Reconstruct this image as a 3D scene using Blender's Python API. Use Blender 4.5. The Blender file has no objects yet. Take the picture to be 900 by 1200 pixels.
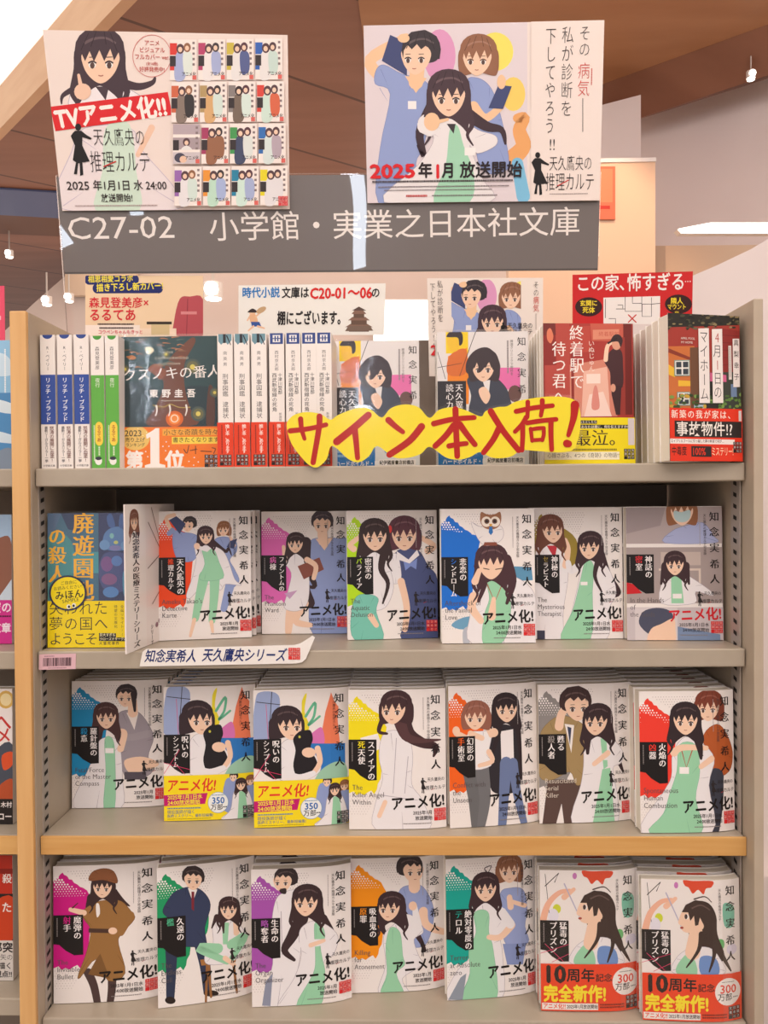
import bpy, math, random
import numpy as np
from mathutils import Vector, Matrix
random.seed(7)
S = bpy.context.scene
COL = S.collection
PI = math.pi

# ------------------------------------------------------------------ camera
YAW, PITCH, ROLL = math.radians(1.21), math.radians(.794), math.radians(-.46)
FOC = 900.0
def _basis():
    cy, sy, cp, sp = math.cos(YAW), math.sin(YAW), math.cos(PITCH), math.sin(PITCH)
    F = Vector((-sy*cp, cy*cp, -sp)); R = Vector((cy, sy, 0)); U = R.cross(F)
    c, s = math.cos(ROLL), math.sin(ROLL)
    return F, c*R+s*U, -s*R+c*U
CF, CR, CU = _basis()
cam = bpy.data.cameras.new('camera'); camo = bpy.data.objects.new('camera', cam); COL.objects.link(camo)
cam.sensor_fit = 'VERTICAL'; cam.sensor_height = 36; cam.lens = 27; cam.clip_start = .02; cam.clip_end = 60
camo.matrix_world = Matrix(((CR.x, CU.x, -CF.x, 0), (CR.y, CU.y, -CF.y, 0), (CR.z, CU.z, -CF.z, 0), (0, 0, 0, 1)))
S.camera = camo
def ray(px, py): return CF + CR*((px-450)/FOC) - CU*((py-600)/FOC)
def atY(px, py, Y): d = ray(px, py); return d*(Y/d.y)
def atZ(px, py, Z): d = ray(px, py); return d*(Z/d.z)
def atP(px, py, p, n): d = ray(px, py); return d*(p.dot(n)/d.dot(n))
def proj(P): d = P.dot(CF); return 450+FOC*P.dot(CR)/d, 600-FOC*P.dot(CU)/d

# ------------------------------------------------------------------ world, lights, exposure
def lin(h):
    if not isinstance(h, str): return h
    h = (h or '#ffffff').lstrip('#'); h = ''.join(c+c for c in h) if len(h) == 3 else h; v = [int(h[i:i+2], 16)/255 for i in (0, 2, 4)]
    return tuple(c/12.92 if c <= .04045 else ((c+.055)/1.055)**2.4 for c in v)+(1.0,)
W = bpy.data.worlds.new('world'); S.world = W; W.use_nodes = True
bg = W.node_tree.nodes['Background']; bg.inputs[0].default_value = lin('#f3e6e1'); bg.inputs[1].default_value = .76
def area(name, loc, rot, sx, sy, power, col):
    l = bpy.data.lights.new(name, 'AREA'); l.shape = 'RECTANGLE'; l.size = sx; l.size_y = sy; l.energy = power; l.color = lin(col)[:3]
    o = bpy.data.objects.new(name, l); COL.objects.link(o); o.location = loc; o.rotation_euler = rot; return o
area('ceiling_daylight_panel', (-.3, -1.0, 1.36), (math.radians(32), 0, 0), 3.2, 1.2, 33, '#fff0e9')
area('aisle_downlight', (.9, .2, 1.36), (math.radians(15), 0, 0), 1.0, .6, 7, '#ffe3cc')
area('far_aisle_light', (.3, 3.6, 1.25), (0, 0, 0), 4.0, 2.0, 40, '#ffe6d4')
area('far_bounce_fill', (-.5, 3.2, -.9), (PI, 0, 0), 5.0, 3.0, 26, '#ffe2d2')  # unseen upward fill, added in place of light bounced off the floor
area('wall_fill_light', (1.25, 1.1, 1.25), (math.radians(50), 0, math.radians(-25)), .9, .5, 9, '#fff0ee')  # unseen fill light, added to brighten the wall at upper right
S.cycles.transparent_max_bounces = 24
S.view_settings.view_transform = 'Standard'; S.view_settings.look = 'None'
S.view_settings.exposure = -.1; S.view_settings.gamma = 1; S.view_settings.use_curve_mapping = False

# ------------------------------------------------------------------ materials
def mat(name, col=None, rough=.5, spec=.5, metal=0, emit=None, es=1, coat=0):
    m = bpy.data.materials.new(name); m.use_nodes = True; b = m.node_tree.nodes['Principled BSDF']
    if col: b.inputs['Base Color'].default_value = lin(col)
    b.inputs['Roughness'].default_value = rough; b.inputs['Specular IOR Level'].default_value = spec
    b.inputs['Metallic'].default_value = metal; b.inputs['Coat Weight'].default_value = coat
    if emit: b.inputs['Emission Color'].default_value = lin(emit); b.inputs['Emission Strength'].default_value = es
    return m
def nodes(m): nt = m.node_tree; return nt, nt.nodes, nt.links, nt.nodes['Principled BSDF']
def ink_mat(name, rough, coat=0, spec=.35, cr_=.12):
    m = mat(name, None, rough, spec, coat=coat); nt, N, L, b = nodes(m)
    a = N.new('ShaderNodeAttribute'); a.attribute_name = 'ink'; L.new(a.outputs['Color'], b.inputs['Base Color'])
    b.inputs['Coat Roughness'].default_value = cr_
    return m
def grain_mat(name, c1, c2, scale, stretch, rough=.5, rot=0, axis='Z', bump=.05):
    m = mat(name, c1, rough); nt, N, L, b = nodes(m)
    tc = N.new('ShaderNodeTexCoord'); mp = N.new('ShaderNodeMapping'); mp.inputs['Scale'].default_value = stretch; mp.inputs['Rotation'].default_value = (0, 0, rot)
    no = N.new('ShaderNodeTexNoise'); no.inputs['Scale'].default_value = scale; no.inputs['Detail'].default_value = 6
    cr = N.new('ShaderNodeValToRGB'); cr.color_ramp.elements[0].position = .35; cr.color_ramp.elements[1].position = .68
    cr.color_ramp.elements[0].color = lin(c1); cr.color_ramp.elements[1].color = lin(c2)
    L.new(tc.outputs['Object'], mp.inputs['Vector']); L.new(mp.outputs[0], no.inputs['Vector']); L.new(no.outputs['Fac'], cr.inputs[0]); L.new(cr.outputs[0], b.inputs['Base Color'])
    bp = N.new('ShaderNodeBump'); bp.inputs['Strength'].default_value = bump; bp.inputs['Distance'].default_value = .002; L.new(no.outputs['Fac'], bp.inputs['Height']); L.new(bp.outputs[0], b.inputs['Normal'])
    return m
INK = ink_mat('printed_cover_stock', .42)
CARD = ink_mat('printed_card', .5, spec=.25)
PLATE = ink_mat('glossy_sign_face', .3, coat=.9, cr_=.015)
nt, N, L, b = nodes(PLATE); no = N.new('ShaderNodeTexNoise'); no.inputs['Scale'].default_value = 7; no.inputs['Detail'].default_value = 0; tc = N.new('ShaderNodeTexCoord'); L.new(tc.outputs['Object'], no.inputs['Vector'])
bp = N.new('ShaderNodeBump'); bp.inputs['Strength'].default_value = .12; bp.inputs['Distance'].default_value = .01; L.new(no.outputs['Fac'], bp.inputs['Height']); L.new(bp.outputs[0], b.inputs['Coat Normal'])
LAM = ink_mat('laminated_print', .25, coat=.25)
WOOD = grain_mat('light_oak', '#d6a468', '#e0b276', 9, (9, 9, .5), .45)
WOODX = grain_mat('light_oak_lengthwise', '#cf9a56', '#dcae6c', 9, (.5, 9, 9), .45)
TAUPE = grain_mat('taupe_laminate', '#b2a28f', '#b7a894', 30, (1, 1, 1), .5, bump=.02)
METAL = grain_mat('taupe_painted_metal', '#aa9e8d', '#b0a493', 30, (1, 1, 1), .38, bump=.01)
DARKBACK = grain_mat('back_board', '#8a7c70', '#92857a', 20, (1, 1, 1), .6, bump=.02)
RAIL = mat('rail_metal', '#b5aaa0', .4, .5, .3)
SLOT = mat('slot_dark', '#1d1916', .8)
PAGES = grain_mat('page_edges', '#e0d6c6', '#f1e8da', 4, (.3, 900, .3), .8, bump=.05)
def film(name, base=.03, top=.5, rough=.05, bump=.15, scale=14):
    m = bpy.data.materials.new(name); m.use_nodes = True; nt = m.node_tree; N = nt.nodes; L = nt.links
    N.remove(N['Principled BSDF']); out = N['Material Output']
    tr = N.new('ShaderNodeBsdfTransparent'); gl = N.new('ShaderNodeBsdfGlossy'); gl.inputs['Roughness'].default_value = rough
    mx = N.new('ShaderNodeMixShader'); fr = N.new('ShaderNodeFresnel'); fr.inputs['IOR'].default_value = 1.4
    no = N.new('ShaderNodeTexNoise'); no.inputs['Scale'].default_value = scale; no.inputs['Detail'].default_value = 3
    tc = N.new('ShaderNodeTexCoord'); L.new(tc.outputs['Object'], no.inputs['Vector'])
    bp = N.new('ShaderNodeBump'); bp.inputs['Strength'].default_value = bump; bp.inputs['Distance'].default_value = .01
    L.new(no.outputs['Fac'], bp.inputs['Height']); L.new(bp.outputs[0], gl.inputs['Normal']); L.new(bp.outputs[0], fr.inputs['Normal'])
    mn = N.new('ShaderNodeMath'); mn.operation = 'MINIMUM'; mn.inputs[1].default_value = top; L.new(fr.outputs[0], mn.inputs[0]); L.new(mn.outputs[0], mx.inputs[0]); L.new(tr.outputs[0], mx.inputs[1]); L.new(gl.outputs[0], mx.inputs[2]); L.new(mx.outputs[0], out.inputs[0])
    return m
WRAP = film('shrink_film', top=.16, bump=.14, scale=10, rough=.06)
ACRYL = film('clear_acrylic', rough=.02, bump=.12, scale=5)

# ------------------------------------------------------------------ object helpers
def tag(o, label, cat, group=None, kind=None):
    if label: o['label'] = label
    if cat: o['category'] = cat
    if group: o['group'] = group
    if kind: o['kind'] = kind
    return o
def link(name, me, parent=None):
    o = bpy.data.objects.new(name, me); COL.objects.link(o)
    if parent: o.parent = parent
    return o
def empty(name, loc=(0, 0, 0), rz=0, rx=0):
    o = link(name, None); o.location = loc; o.rotation_euler = (rx, 0, rz); o.empty_display_size = .05; return o
class MB:
    def __init__(s): s.V = []; s.F = []; s.C = []; s.M = []
    def face(s, pts, c='#ffffff', m=0):
        n = len(s.V); s.V += [tuple(p) for p in pts]; s.C += [lin(c)]*len(pts); s.F.append(tuple(range(n, n+len(pts)))); s.M.append(m)
    def box(s, a, b, c='#ffffff', m=0, bev=0):
        x0, y0, z0 = a; x1, y1, z1 = b; n = len(s.V)
        s.V += [(x0,y0,z0),(x1,y0,z0),(x1,y1,z0),(x0,y1,z0),(x0,y0,z1),(x1,y0,z1),(x1,y1,z1),(x0,y1,z1)]; s.C += [lin(c)]*8
        for f in ((3,2,1,0),(4,5,6,7),(0,1,5,4),(1,2,6,5),(2,3,7,6),(3,0,4,7)): s.F.append(tuple(n+i for i in f)); s.M.append(m)
    def prism(s, pts, vec, c='#ffffff', m=0):      # a planar outline pushed along vec
        vec = Vector(vec); a = [Vector(p) for p in pts]; b = [p+vec for p in a]; n = len(a); k = len(s.V)
        s.V += [tuple(p) for p in a+b]; s.C += [lin(c)]*(2*n)
        s.F.append(tuple(range(k, k+n))); s.F.append(tuple(range(k+2*n-1, k+n-1, -1))); s.M += [m, m]
        for i in range(n): j = (i+1) % n; s.F.append((k+i, k+n+i, k+n+j, k+j)); s.M.append(m)
    def build(s, name, mats, parent=None, bevel=0, smooth=False):
        me = bpy.data.meshes.new(name); me.from_pydata(s.V, [], s.F)
        at = me.color_attributes.new('ink', 'FLOAT_COLOR', 'POINT'); at.data.foreach_set('color', np.array(s.C, dtype=np.float32).ravel())
        for m in (mats if isinstance(mats, (list, tuple)) else [mats]): me.materials.append(m)
        me.polygons.foreach_set('material_index', s.M); me.update()
        o = link(name, me, parent)
        if bevel:
            b = o.modifiers.new('bevel', 'BEVEL'); b.width = bevel; b.segments = 2; b.limit_method = 'ANGLE'
        return o
def orient(o):   # outward normals for closed shells
    import bmesh
    b = bmesh.new(); b.from_mesh(o.data); bmesh.ops.recalc_face_normals(b, faces=b.faces); b.to_mesh(o.data); b.free(); return o

# ------------------------------------------------------------------ lettering: glyph outlines of Blender's built-in font
_G = {}
def _outline(body, off):
    cu = bpy.data.curves.new('t', 'FONT'); cu.body = body; cu.size = 1; cu.resolution_u = 2; cu.offset = off; cu.fill_mode = 'FRONT'
    o = bpy.data.objects.new('t', cu); me = o.to_mesh()
    v = [(p.co.x, p.co.y) for p in me.vertices]; f = [tuple(q.vertices) for q in me.polygons]
    o.to_mesh_clear(); bpy.data.objects.remove(o); bpy.data.curves.remove(cu); return v, f
def glyph(ch, off=0.0):
    k = (ch, round(off, 3))
    if k not in _G:
        if ch in ' \u3000': _G[k] = ([], [], 1.0 if ch == '\u3000' else .28); return _G[k]
        v, f = _outline(ch, off)
        if ord(ch) > 0x2fff or ch in '・…': adv = 1.0
        else:
            a, _ = _outline(ch+'|', 0); b, _ = _outline('|', 0); adv = max(p[0] for p in a)-max(p[0] for p in b)
        _G[k] = (v, f, adv)
    return _G[k]

def crom(pts, closed=True, n=4):
    P = [Vector((p[0], p[1])) for p in pts]; m = len(P); out = []
    rng = range(m) if closed else range(m-1)
    for i in rng:
        p0 = P[(i-1) % m] if closed or i > 0 else P[i]; p1 = P[i]; p2 = P[(i+1) % m]; p3 = P[(i+2) % m] if closed or i+2 < m else p2
        for k in range(n):
            t = k/n; out.append(.5*((2*p1)+(p2-p0)*t+(2*p0-5*p1+4*p2-p3)*t*t+(3*p1-p0-3*p2+p3)*t**3))
    if not closed: out.append(P[-1])
    return [(p.x, p.y) for p in out]
def clip_half(pts, f):      # Sutherland-Hodgman against one half plane f(p) >= 0
    out = []
    for i in range(len(pts)):
        a, b = pts[i], pts[(i+1) % len(pts)]; fa, fb = f(a), f(b)
        if fa >= 0: out.append(a)
        if (fa >= 0) != (fb >= 0):
            t = fa/(fa-fb); out.append((a[0]+(b[0]-a[0])*t, a[1]+(b[1]-a[1])*t))
    return out
class Art:
    """Flat print in millimetres, origin top left, y down; quad = the four photo corners (TL, TR, BR, BL) used to read positions."""
    def __init__(s, w, h, bg='#efe8e4', quad=None):
        s.w, s.h, s.bg = w, h, bg; s.items = []; s.layer = 1; s.q = quad; s.zm = None; s.part = None; s.lim = None
    def z(s, x0, y0, k): s.zm = (x0, y0, k); return s
    def mm(s): s.zm = None; return s
    def m(s, x, y):
        if s.zm is None: return (x, y)
        px, py = s.zm[0]+x/s.zm[2], s.zm[1]+y/s.zm[2]; (ax, ay), (bx, by), (cx, cy), (dx, dy) = s.q
        u = v = .5
        for _ in range(6):
            X = ax*(1-u)*(1-v)+bx*u*(1-v)+cx*u*v+dx*(1-u)*v-px; Y = ay*(1-u)*(1-v)+by*u*(1-v)+cy*u*v+dy*(1-u)*v-py
            xu = (bx-ax)*(1-v)+(cx-dx)*v; xv = (dx-ax)*(1-u)+(cx-bx)*u; yu = (by-ay)*(1-v)+(cy-dy)*v; yv = (dy-ay)*(1-u)+(cy-by)*u
            D = xu*yv-xv*yu; u -= (X*yv-xv*Y)/D; v -= (xu*Y-X*yu)/D
        return (u*s.w, v*s.h)
    def k(s):
        if s.zm is None: return 1.0
        return s.h/((s.q[3][1]-s.q[0][1]+s.q[2][1]-s.q[1][1])/2)/s.zm[2]
    def raw(s, polys, c):
        out = []
        x0, y0, x1, y1 = s.lim or (0, 0, s.w, s.h)
        for p in polys:
            if any(a[0] < x0 or a[0] > x1 or a[1] < y0 or a[1] > y1 for a in p):
                for f in (lambda a: a[0]-x0, lambda a: x1-a[0], lambda a: a[1]-y0, lambda a: y1-a[1]):
                    p = clip_half(p, f)
                    if not p: break
            if len(p) > 2: out.append(p)
        if out: s.items.append((s.layer, lin(c), out, s.part)); s.layer += 1
    def P(s, pts, c): s.raw([[s.m(*p) for p in pts]], c); return s
    def R(s, x0, y0, x1, y1, c): return s.P([(x0, y0), (x1, y0), (x1, y1), (x0, y1)], c)
    def B(s, pts, c, line=None, lw=.45):
        q = [s.m(*p) for p in crom(pts)]; s.raw([q], c)
        if line:
            s.raw(s._line(q+[q[0]], [lw]*(len(q)+1)), line)
            n = len(q); r = random.Random(n*31+int(q[0][0]*10)); cx, cy = sum(p[0] for p in q)/n, sum(p[1] for p in q)/n; out = []
            for i in range(5):                      # a few drawn creases
                x, y = q[int(n*(i+r.random()*.6)/5) % n]; t0, t1 = .06, .3+r.random()*.22; bx, by = r.uniform(-1, 1), r.uniform(-1, 1)
                l = [(x+(cx-x)*t+bx*math.sin(t*4), y+(cy-y)*t+by*math.sin(t*4)) for t in (t0, (t0+t1)/2, t1)]
                out += s._line(l, [lw*1.1, lw*.9, lw*.2])
            s.raw(out, line)
        return s
    def E(s, cx, cy, rx, ry, c, n=16, rot=0):
        ca, sa = math.cos(rot), math.sin(rot)
        return s.P([(cx+rx*math.cos(2*PI*i/n)*ca-ry*math.sin(2*PI*i/n)*sa, cy+rx*math.cos(2*PI*i/n)*sa+ry*math.sin(2*PI*i/n)*ca) for i in range(n)], c)
    def ring(s, cx, cy, r, lw, c, n=28, ry=None):
        q = [s.m(cx+r*math.cos(2*PI*i/n), cy+(ry or r)*math.sin(2*PI*i/n)) for i in range(n+1)]; s.raw(s._line(q, [lw]*(n+1)), c); return s
    def _line(s, q, ws):                             # a strip of quads that share their edges, so nothing overlaps
        k = [0]+[i for i in range(1, len(q)) if math.hypot(q[i][0]-q[i-1][0], q[i][1]-q[i-1][1]) > 1e-5]; q = [q[i] for i in k]; ws = [ws[i] for i in k]
        n = len(q)
        if n < 2: return []
        closed = n > 3 and math.hypot(q[0][0]-q[-1][0], q[0][1]-q[-1][1]) < 1e-4; N = []
        for i in range(n):
            a = q[i-1] if i > 0 else (q[-2] if closed else q[0]); b = q[i+1] if i < n-1 else (q[1] if closed else q[-1])
            dx, dy = b[0]-a[0], b[1]-a[1]; l = math.hypot(dx, dy) or 1; N.append((-dy/l, dx/l))
        L = [(q[i][0]+N[i][0]*ws[i]/2, q[i][1]+N[i][1]*ws[i]/2) for i in range(n)]; R = [(q[i][0]-N[i][0]*ws[i]/2, q[i][1]-N[i][1]*ws[i]/2) for i in range(n)]
        return [[L[i], L[i+1], R[i+1], R[i]] for i in range(n-1)]
    def T(s, pts, w0, w1, c, smooth=True, caps=True):       # tapered stroke with round ends, widths in the current units
        k = s.k(); p = crom(pts, False, 5) if smooth and len(pts) > 2 else pts
        q = [s.m(*a) for a in p]; n = len(q); ws = [(w0+(w1-w0)*i/(n-1))*k for i in range(n)]
        pl = s._line(q, ws)
        if caps:
            for i, j in ((0, 1), (n-1, n-2)):
                ang = math.atan2(q[i][1]-q[j][1], q[i][0]-q[j][0]); w = ws[i]/2
                pl.append([(q[i][0]+w*math.cos(ang+PI*(t/6-.5)), q[i][1]+w*math.sin(ang+PI*(t/6-.5))) for t in range(7)])
        s.raw(pl, c); return s
    def dots(s, pts, c, n=6):
        s.raw([[(x+r*math.cos(2*PI*i/n+.3), y+r*math.sin(2*PI*i/n+.3)) for i in range(n)] for x, y, r in pts], c); return s
    def tx(s, t, x, y, size, c, wt=0.0, v=False, sx=1.0, min_=0.0, rot=0.0, al='l', pitch=1.0, acc=None, skew=0.0):
        k = s.k(); x, y = s.m(x, y); size *= k; polys, polys2 = [], []; cr, sr = math.cos(math.radians(rot)), math.sin(math.radians(rot))
        adv = [glyph(ch)[2]*(sx if not v else 1)*pitch for ch in t]
        if v: adv = [pitch]*len(t)
        cur = -sum(adv)*{'l': 0, 'c': .5, 'r': 1}[al] if not v else 0
        if min_: offs = [(-min_, 0), (min_, 0)]
        elif wt > .012: d = wt*.85; offs = [(-d, 0), (d, 0), (0, -d), (0, d)] if size > 4.5 else [(-d, 0), (d, 0)]
        else: offs = [(0, 0)]
        g0 = wt if wt < 0 or not (min_ or wt > .012) else 0.0; cur0 = cur
        for dx, dy in offs:
            cur = cur0; polys, polys2 = [], []
            for i, ch in enumerate(t):
                gv, gf, ga = glyph(ch, g0); q = []
                for gx, gy in gv:
                    gx += dx; gy += dy
                    if v:
                        a, b = gx-ga/2, gy-.37
                        if ch in 'ー…〜―': a, b = b, -a
                        X, Y = a*sx, cur+.5-b
                    else: X, Y = cur+gx*sx+gy*skew, .86-gy
                    X *= size; Y *= size
                    q.append((x+X*cr+Y*sr, y-X*sr+Y*cr))
                (polys2 if acc and i in acc[0] else polys).extend([[q[j] for j in f] for f in gf])
                cur += adv[i]
            L = s.layer; s.raw(polys, c)
            if polys2: s.layer = L; s.raw(polys2, acc[1]); s.layer = L+1
        return s
    def fine(s, x, y, w, h, c, rows=1, v=False):             # lines of print too small to read
        out = []; x, y = s.m(x, y); k = s.k(); w *= k; h *= k; r = random.Random(int(x*7+y*13))
        for j in range(rows):
            t = 0; L = h if v else w
            while t < L:
                d = .7+r.random()*1.0
                if v: bx = x+w*(j+.2)/rows; out.append([(bx, y+t), (bx+w*.6/rows, y+t), (bx+w*.6/rows, min(y+t+d, y+h)), (bx, min(y+t+d, y+h))])
                else: by = y+h*(j+.2)/rows; out.append([(x+t, by), (min(x+t+d, x+w), by), (min(x+t+d, x+w), by+h*.6/rows), (x+t, by+h*.6/rows)])
                t += d+.35
        s.raw(out, c); return s
    # ---- plain generic people for the printed pictures
    def head(s, x, y, h, hair='#3b2a2d', st='long', f=0.0, skin='#f2cdb2', eyes=True):
        q = lambda pts: [(x+a*h, y+b*h) for a, b in pts]; hi = mixc(hair, '#e8c8c0', .22); lo = mixc(hair, '#100808', .35)
        if st == 'long': s.B(q([(-.43, -.2), (0, -.53), (.43, -.2), (.48, .2), (.56, .62), (.44, .6), (.4, .8), (.26, .66), (0, .5), (-.26, .66), (-.38, .82), (-.44, .6), (-.56, .64), (-.48, .2)]), hair)
        if st == 'long':
            for d in (-1, 1): s.T(q([(d*.36, .3), (d*.5, .62), (d*.4, .86), (d*.52, 1.08)]), .15*h, .03*h, hair)
        elif st == 'bob': s.B(q([(-.44, -.2), (0, -.53), (.44, -.2), (.5, .15), (.46, .4), (.36, .46), (0, .38), (-.36, .46), (-.46, .4), (-.5, .15)]), hair)
        else: s.B(q([(-.4, -.2), (-.3, -.42), (-.1, -.52), (.16, -.53), (.38, -.38), (.43, -.1), (.36, .14), (0, .2), (-.36, .12)]), hair)
        fx = f*.16
        s.B(q([(-.33+fx, -.1), (fx, -.36), (.33+fx, -.1), (.31+fx, .16), (.18+fx*1.1, .36), (fx*1.2, .46), (-.18+fx*1.1, .36), (-.31+fx, .16)]), skin)
        if eyes:
            for d in (-.155, .155):
                ex, ey = x+(d+fx*1.3)*h, y+.13*h
                s.E(ex, ey, .07*h, .06*h, '#f6efec', 8); s.E(ex, ey+.005*h, .045*h, .062*h, '#5a4440', 8)
                s.T([(ex-.075*h, ey-.035*h), (ex, ey-.07*h), (ex+.075*h, ey-.035*h)], .028*h, .028*h, lo, caps=False)
                s.T([(ex-.06*h, ey-.14*h), (ex+.06*h, ey-.145*h)], .015*h, .015*h, lo, caps=False)
            s.T([(x+(fx*1.4-.045)*h, y+.315*h), (x+fx*1.4*h, y+.325*h), (x+(fx*1.4+.045)*h, y+.315*h)], .02*h, .02*h, '#b06a5c', caps=False)
        if st == 'short': fr = [(-.42, .1)]+[(-.45*math.cos(PI*i/9)+.02*(i > 3), -.1-.45*math.sin(PI*i/9)**.9-.02*(i % 2)) for i in range(10)]+[(.44, .1), (.38, .1), (.34+fx*.5, -.1), (.22+fx, -.2), (.12+fx, -.12), (.02+fx, -.24), (-.1+fx, -.12), (-.2+fx, -.22), (-.33+fx*.6, -.1)]
        else: fr = [(-.47, .26)]+[(-.46*math.cos(PI*i/10), -.12-.43*math.sin(PI*i/10)**.85) for i in range(11)]+[(.47, .26), (.39+fx*.3, .14), (.34+fx*.6, -.1), (.25+fx, .05), (.18+fx, -.16), (.07+fx, .06), (-.02+fx, -.14), (-.12+fx, .07), (-.2+fx, -.12), (-.28+fx*.8, .06), (-.34+fx*.6, -.08), (-.39+fx*.3, .14)]
        s.P(q(fr), hair); s.T(q([(-.28, -.26), (-.1, -.34), (.12, -.35), (.3, -.26)]), .05*h, .035*h, hi, caps=False)
        for a in (((-.05, -.5), (-.16, -.2)), ((.08, -.5), (.12, -.24)), ((.2, -.44), (.32, -.12)), ((-.2, -.44), (-.34, -.14))): s.T(q(a), .012*h, .016*h, lo, caps=False)
        return s
def mixc(a, b, t):
    u = [int(a[i:i+2], 16) for i in (1, 3, 5)]; v = [int(b[i:i+2], 16) for i in (1, 3, 5)]; return '#%02x%02x%02x' % tuple(int(p+(q-p)*t) for p, q in zip(u, v))

SCR, BLU, COAT, LN, SK, DK = '#9ad3ad', '#8f9fcd', '#ece8ea', '#b3aab4', '#f2cdb2', '#352629'
def logo(A, x, y, w, c='#d8272b'):       # three by three block of characters
    g = w/3
    for i, ch in enumerate('文日実庫本業\u3000社之'):
        a, b = x+(i % 3)*g, y+(i//3)*g
        A.layer += 0
        A.R(a+.04*g, b+.04*g, a+.96*g, b+.96*g, c)
    lay = A.layer
    for i, ch in enumerate('文日実庫本業\u3000社之'):
        if ch != '\u3000': A.layer = lay; A.tx(ch, x+(i % 3)*g+.14*g, y+(i//3)*g+.12*g, .72*g, '#eab4ac' if c.startswith('#d8') else '#e6dcd8')
def emblem(A, x, y, h, c='#1c1a1c'):     # standing woman in silhouette beside the lettering
    q = lambda p: [(x+a*h, y+b*h) for a, b in p]
    A.E(x+.14*h, y+.07*h, .06*h, .07*h, c, 8)
    A.P(q([(.08, .14), (.2, .14), (.3, .22), (.4, .28), (.38, .31), (.22, .26), (.22, .42), (.36, .72), (.26, .74), (.22, .74), (.24, .98), (.18, 1), (.17, .76), (.14, .76), (.12, .97), (.06, .97), (.1, .74), (.04, .7), (.08, .42), (0, .24), (.04, .18)]), c)
def mark(A, x, y, w, c='#2a2426'):       # emblem and two lines of lettering
    h = w*.62; emblem(A, x, y, h, c)
    sz = w*.165
    A.tx('天久鷹央の', x+.27*w, y, sz*1.0, c, wt=.0, sx=.84)
    A.tx('推理カルテ', x+.2*w, y+.31*w, sz*1.12, c, wt=.0, sx=.88)
    A.T([(x+.42*w, y+.5*w), (x+.55*w, y+.44*w)], .012*w, .012*w, '#c8342f')
def base_cover(A, col, t1, t2, acc, eng, date, adcol='#16100f', ad=True, splash=True, label=True, author='#1a1517', corner=True):
    """Everything the covers of the series share except the picture; call under() before the picture and this after it."""
    A.mm()
    if label:
        A.P([(0, 53), (30, 53), (30, 96), (21, 96.5), (12, 91), (6, 85), (0, 84)], '#191516')
        A.tx(t1, 24.3, 54.3, 8.6 if len(t1) < 6 else 7.3, '#f6f0ee', v=True, min_=.026, wt=-.004, pitch=.97, sx=.95)
        A.tx(t2, 13.8, 54.3, 8.6 if len(t2) < 5 else 7.3, '#f6f0ee', v=True, min_=.026, wt=-.004, pitch=.97, sx=.95, acc=(acc, col))
        A.fine(3, 56, 1.6, 20, '#8d8583', 1, True)
    if eng:
        for i, l in enumerate(eng): A.tx(l, 3.5, 99.5+7.8*i, 8.0, '#5c5456', min_=.012, wt=-.012, sx=.88, pitch=1.03)
    ax = 93.8 if A.q[0][1] > 790 else 96.3
    for i, ch in enumerate('知念実希人'): A.tx(ch, ax, (6, 23, 40.5, 58.5, 75)[i], 11, author, v=True, min_=.022, wt=-.002)
    if ad:
        A.tx('天久鷹央の推理カルテ完全版', 86, 8.5, 3.5, '#4a4244', v=True); A.fine(80, 9, 1.1, 34, '#a89e9e', 1, True)
        mark(A, 77, 94, 27)
        A.tx('アニメ化!', 44.5, 113.8, 15.2, adcol, wt=.038, rot=3, sx=.9)
        if len(date) > 1:
            A.tx(date[0], 89.5, 128.5, 4.9, '#2c2526', al='r', sx=.95, wt=.013); A.tx(date[1], 89.5, 134.2, 4.9, '#2c2526', al='r', sx=.95, wt=.013)
        A.fine(58, 141.5, 30, 1.6, '#8d8583')
        logo(A, 91.3, 127, 13.2)
def under(A, col):
    A.mm()
    A.P([(0, 17), (3, 13.5), (5, 12.5), (7, 9), (9.5, 7), (11, 9.5), (14, 11), (16, 14.5), (19, 15), (21, 18.5), (24, 20), (27, 23), (30, 24), (34, 27), (37, 33), (41, 40), (38, 60), (36, 80), (34, 95), (31, 100), (30, 106), (27, 111), (24, 107), (20, 109), (16, 112), (12, 110), (8, 112), (5, 108), (0, 110)], col)
    w, g = [], []
    for j in range(9):
        for i in range(11):
            x, y = 1.5+i*2.9+(j % 2)*1.45, 12.5+j*2.5
            if y > 8.5+x*.62+1 and x < 33: w.append((x, y, max(.25, 1.3-.11*j)))
    for j in range(10):
        for i in range(16):
            x, y = 15+i*2.9+(j % 2)*1.45, 6+j*2.6
            if y < 4+(x-10)*.62 and x < 62-j*.8: g.append((x, y, .5))
    for j in range(8):
        for i in range(9):
            x, y = 1.5+i*3+(j % 2)*1.5, 113+j*2.7
            if x < 30-j*1.4: g.append((x, y, .4))
    A.dots(w, '#f4efec'); A.dots(g, '#b5a9a8')
    return A
D2 = ('2025年1月1日水', '24:00放送開始'); D1 = ('2025年1月', '放送開始')
# ------------------------------------------------------------------ the covers of the series
CV = {}
def cover(key, quad, zoom):
    A = Art(105, 148, quad=quad); A.key = key; A.zz = zoom; CV[key] = A; return A
ZB, ZC, ZD, ZE = (180, 580, 3.913), (400, 580, 3.913), (620, 570, 3.214), (0, 780, 4.5)
ZF, ZG, ZH = (180, 780, 3.75), (400, 780, 3.75), (620, 780, 3.214)
ZI, ZJ, ZK, ZL = (0, 970, 4.5), (180, 980, 3.75), (400, 980, 3.75), (620, 980, 3.214)

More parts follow.
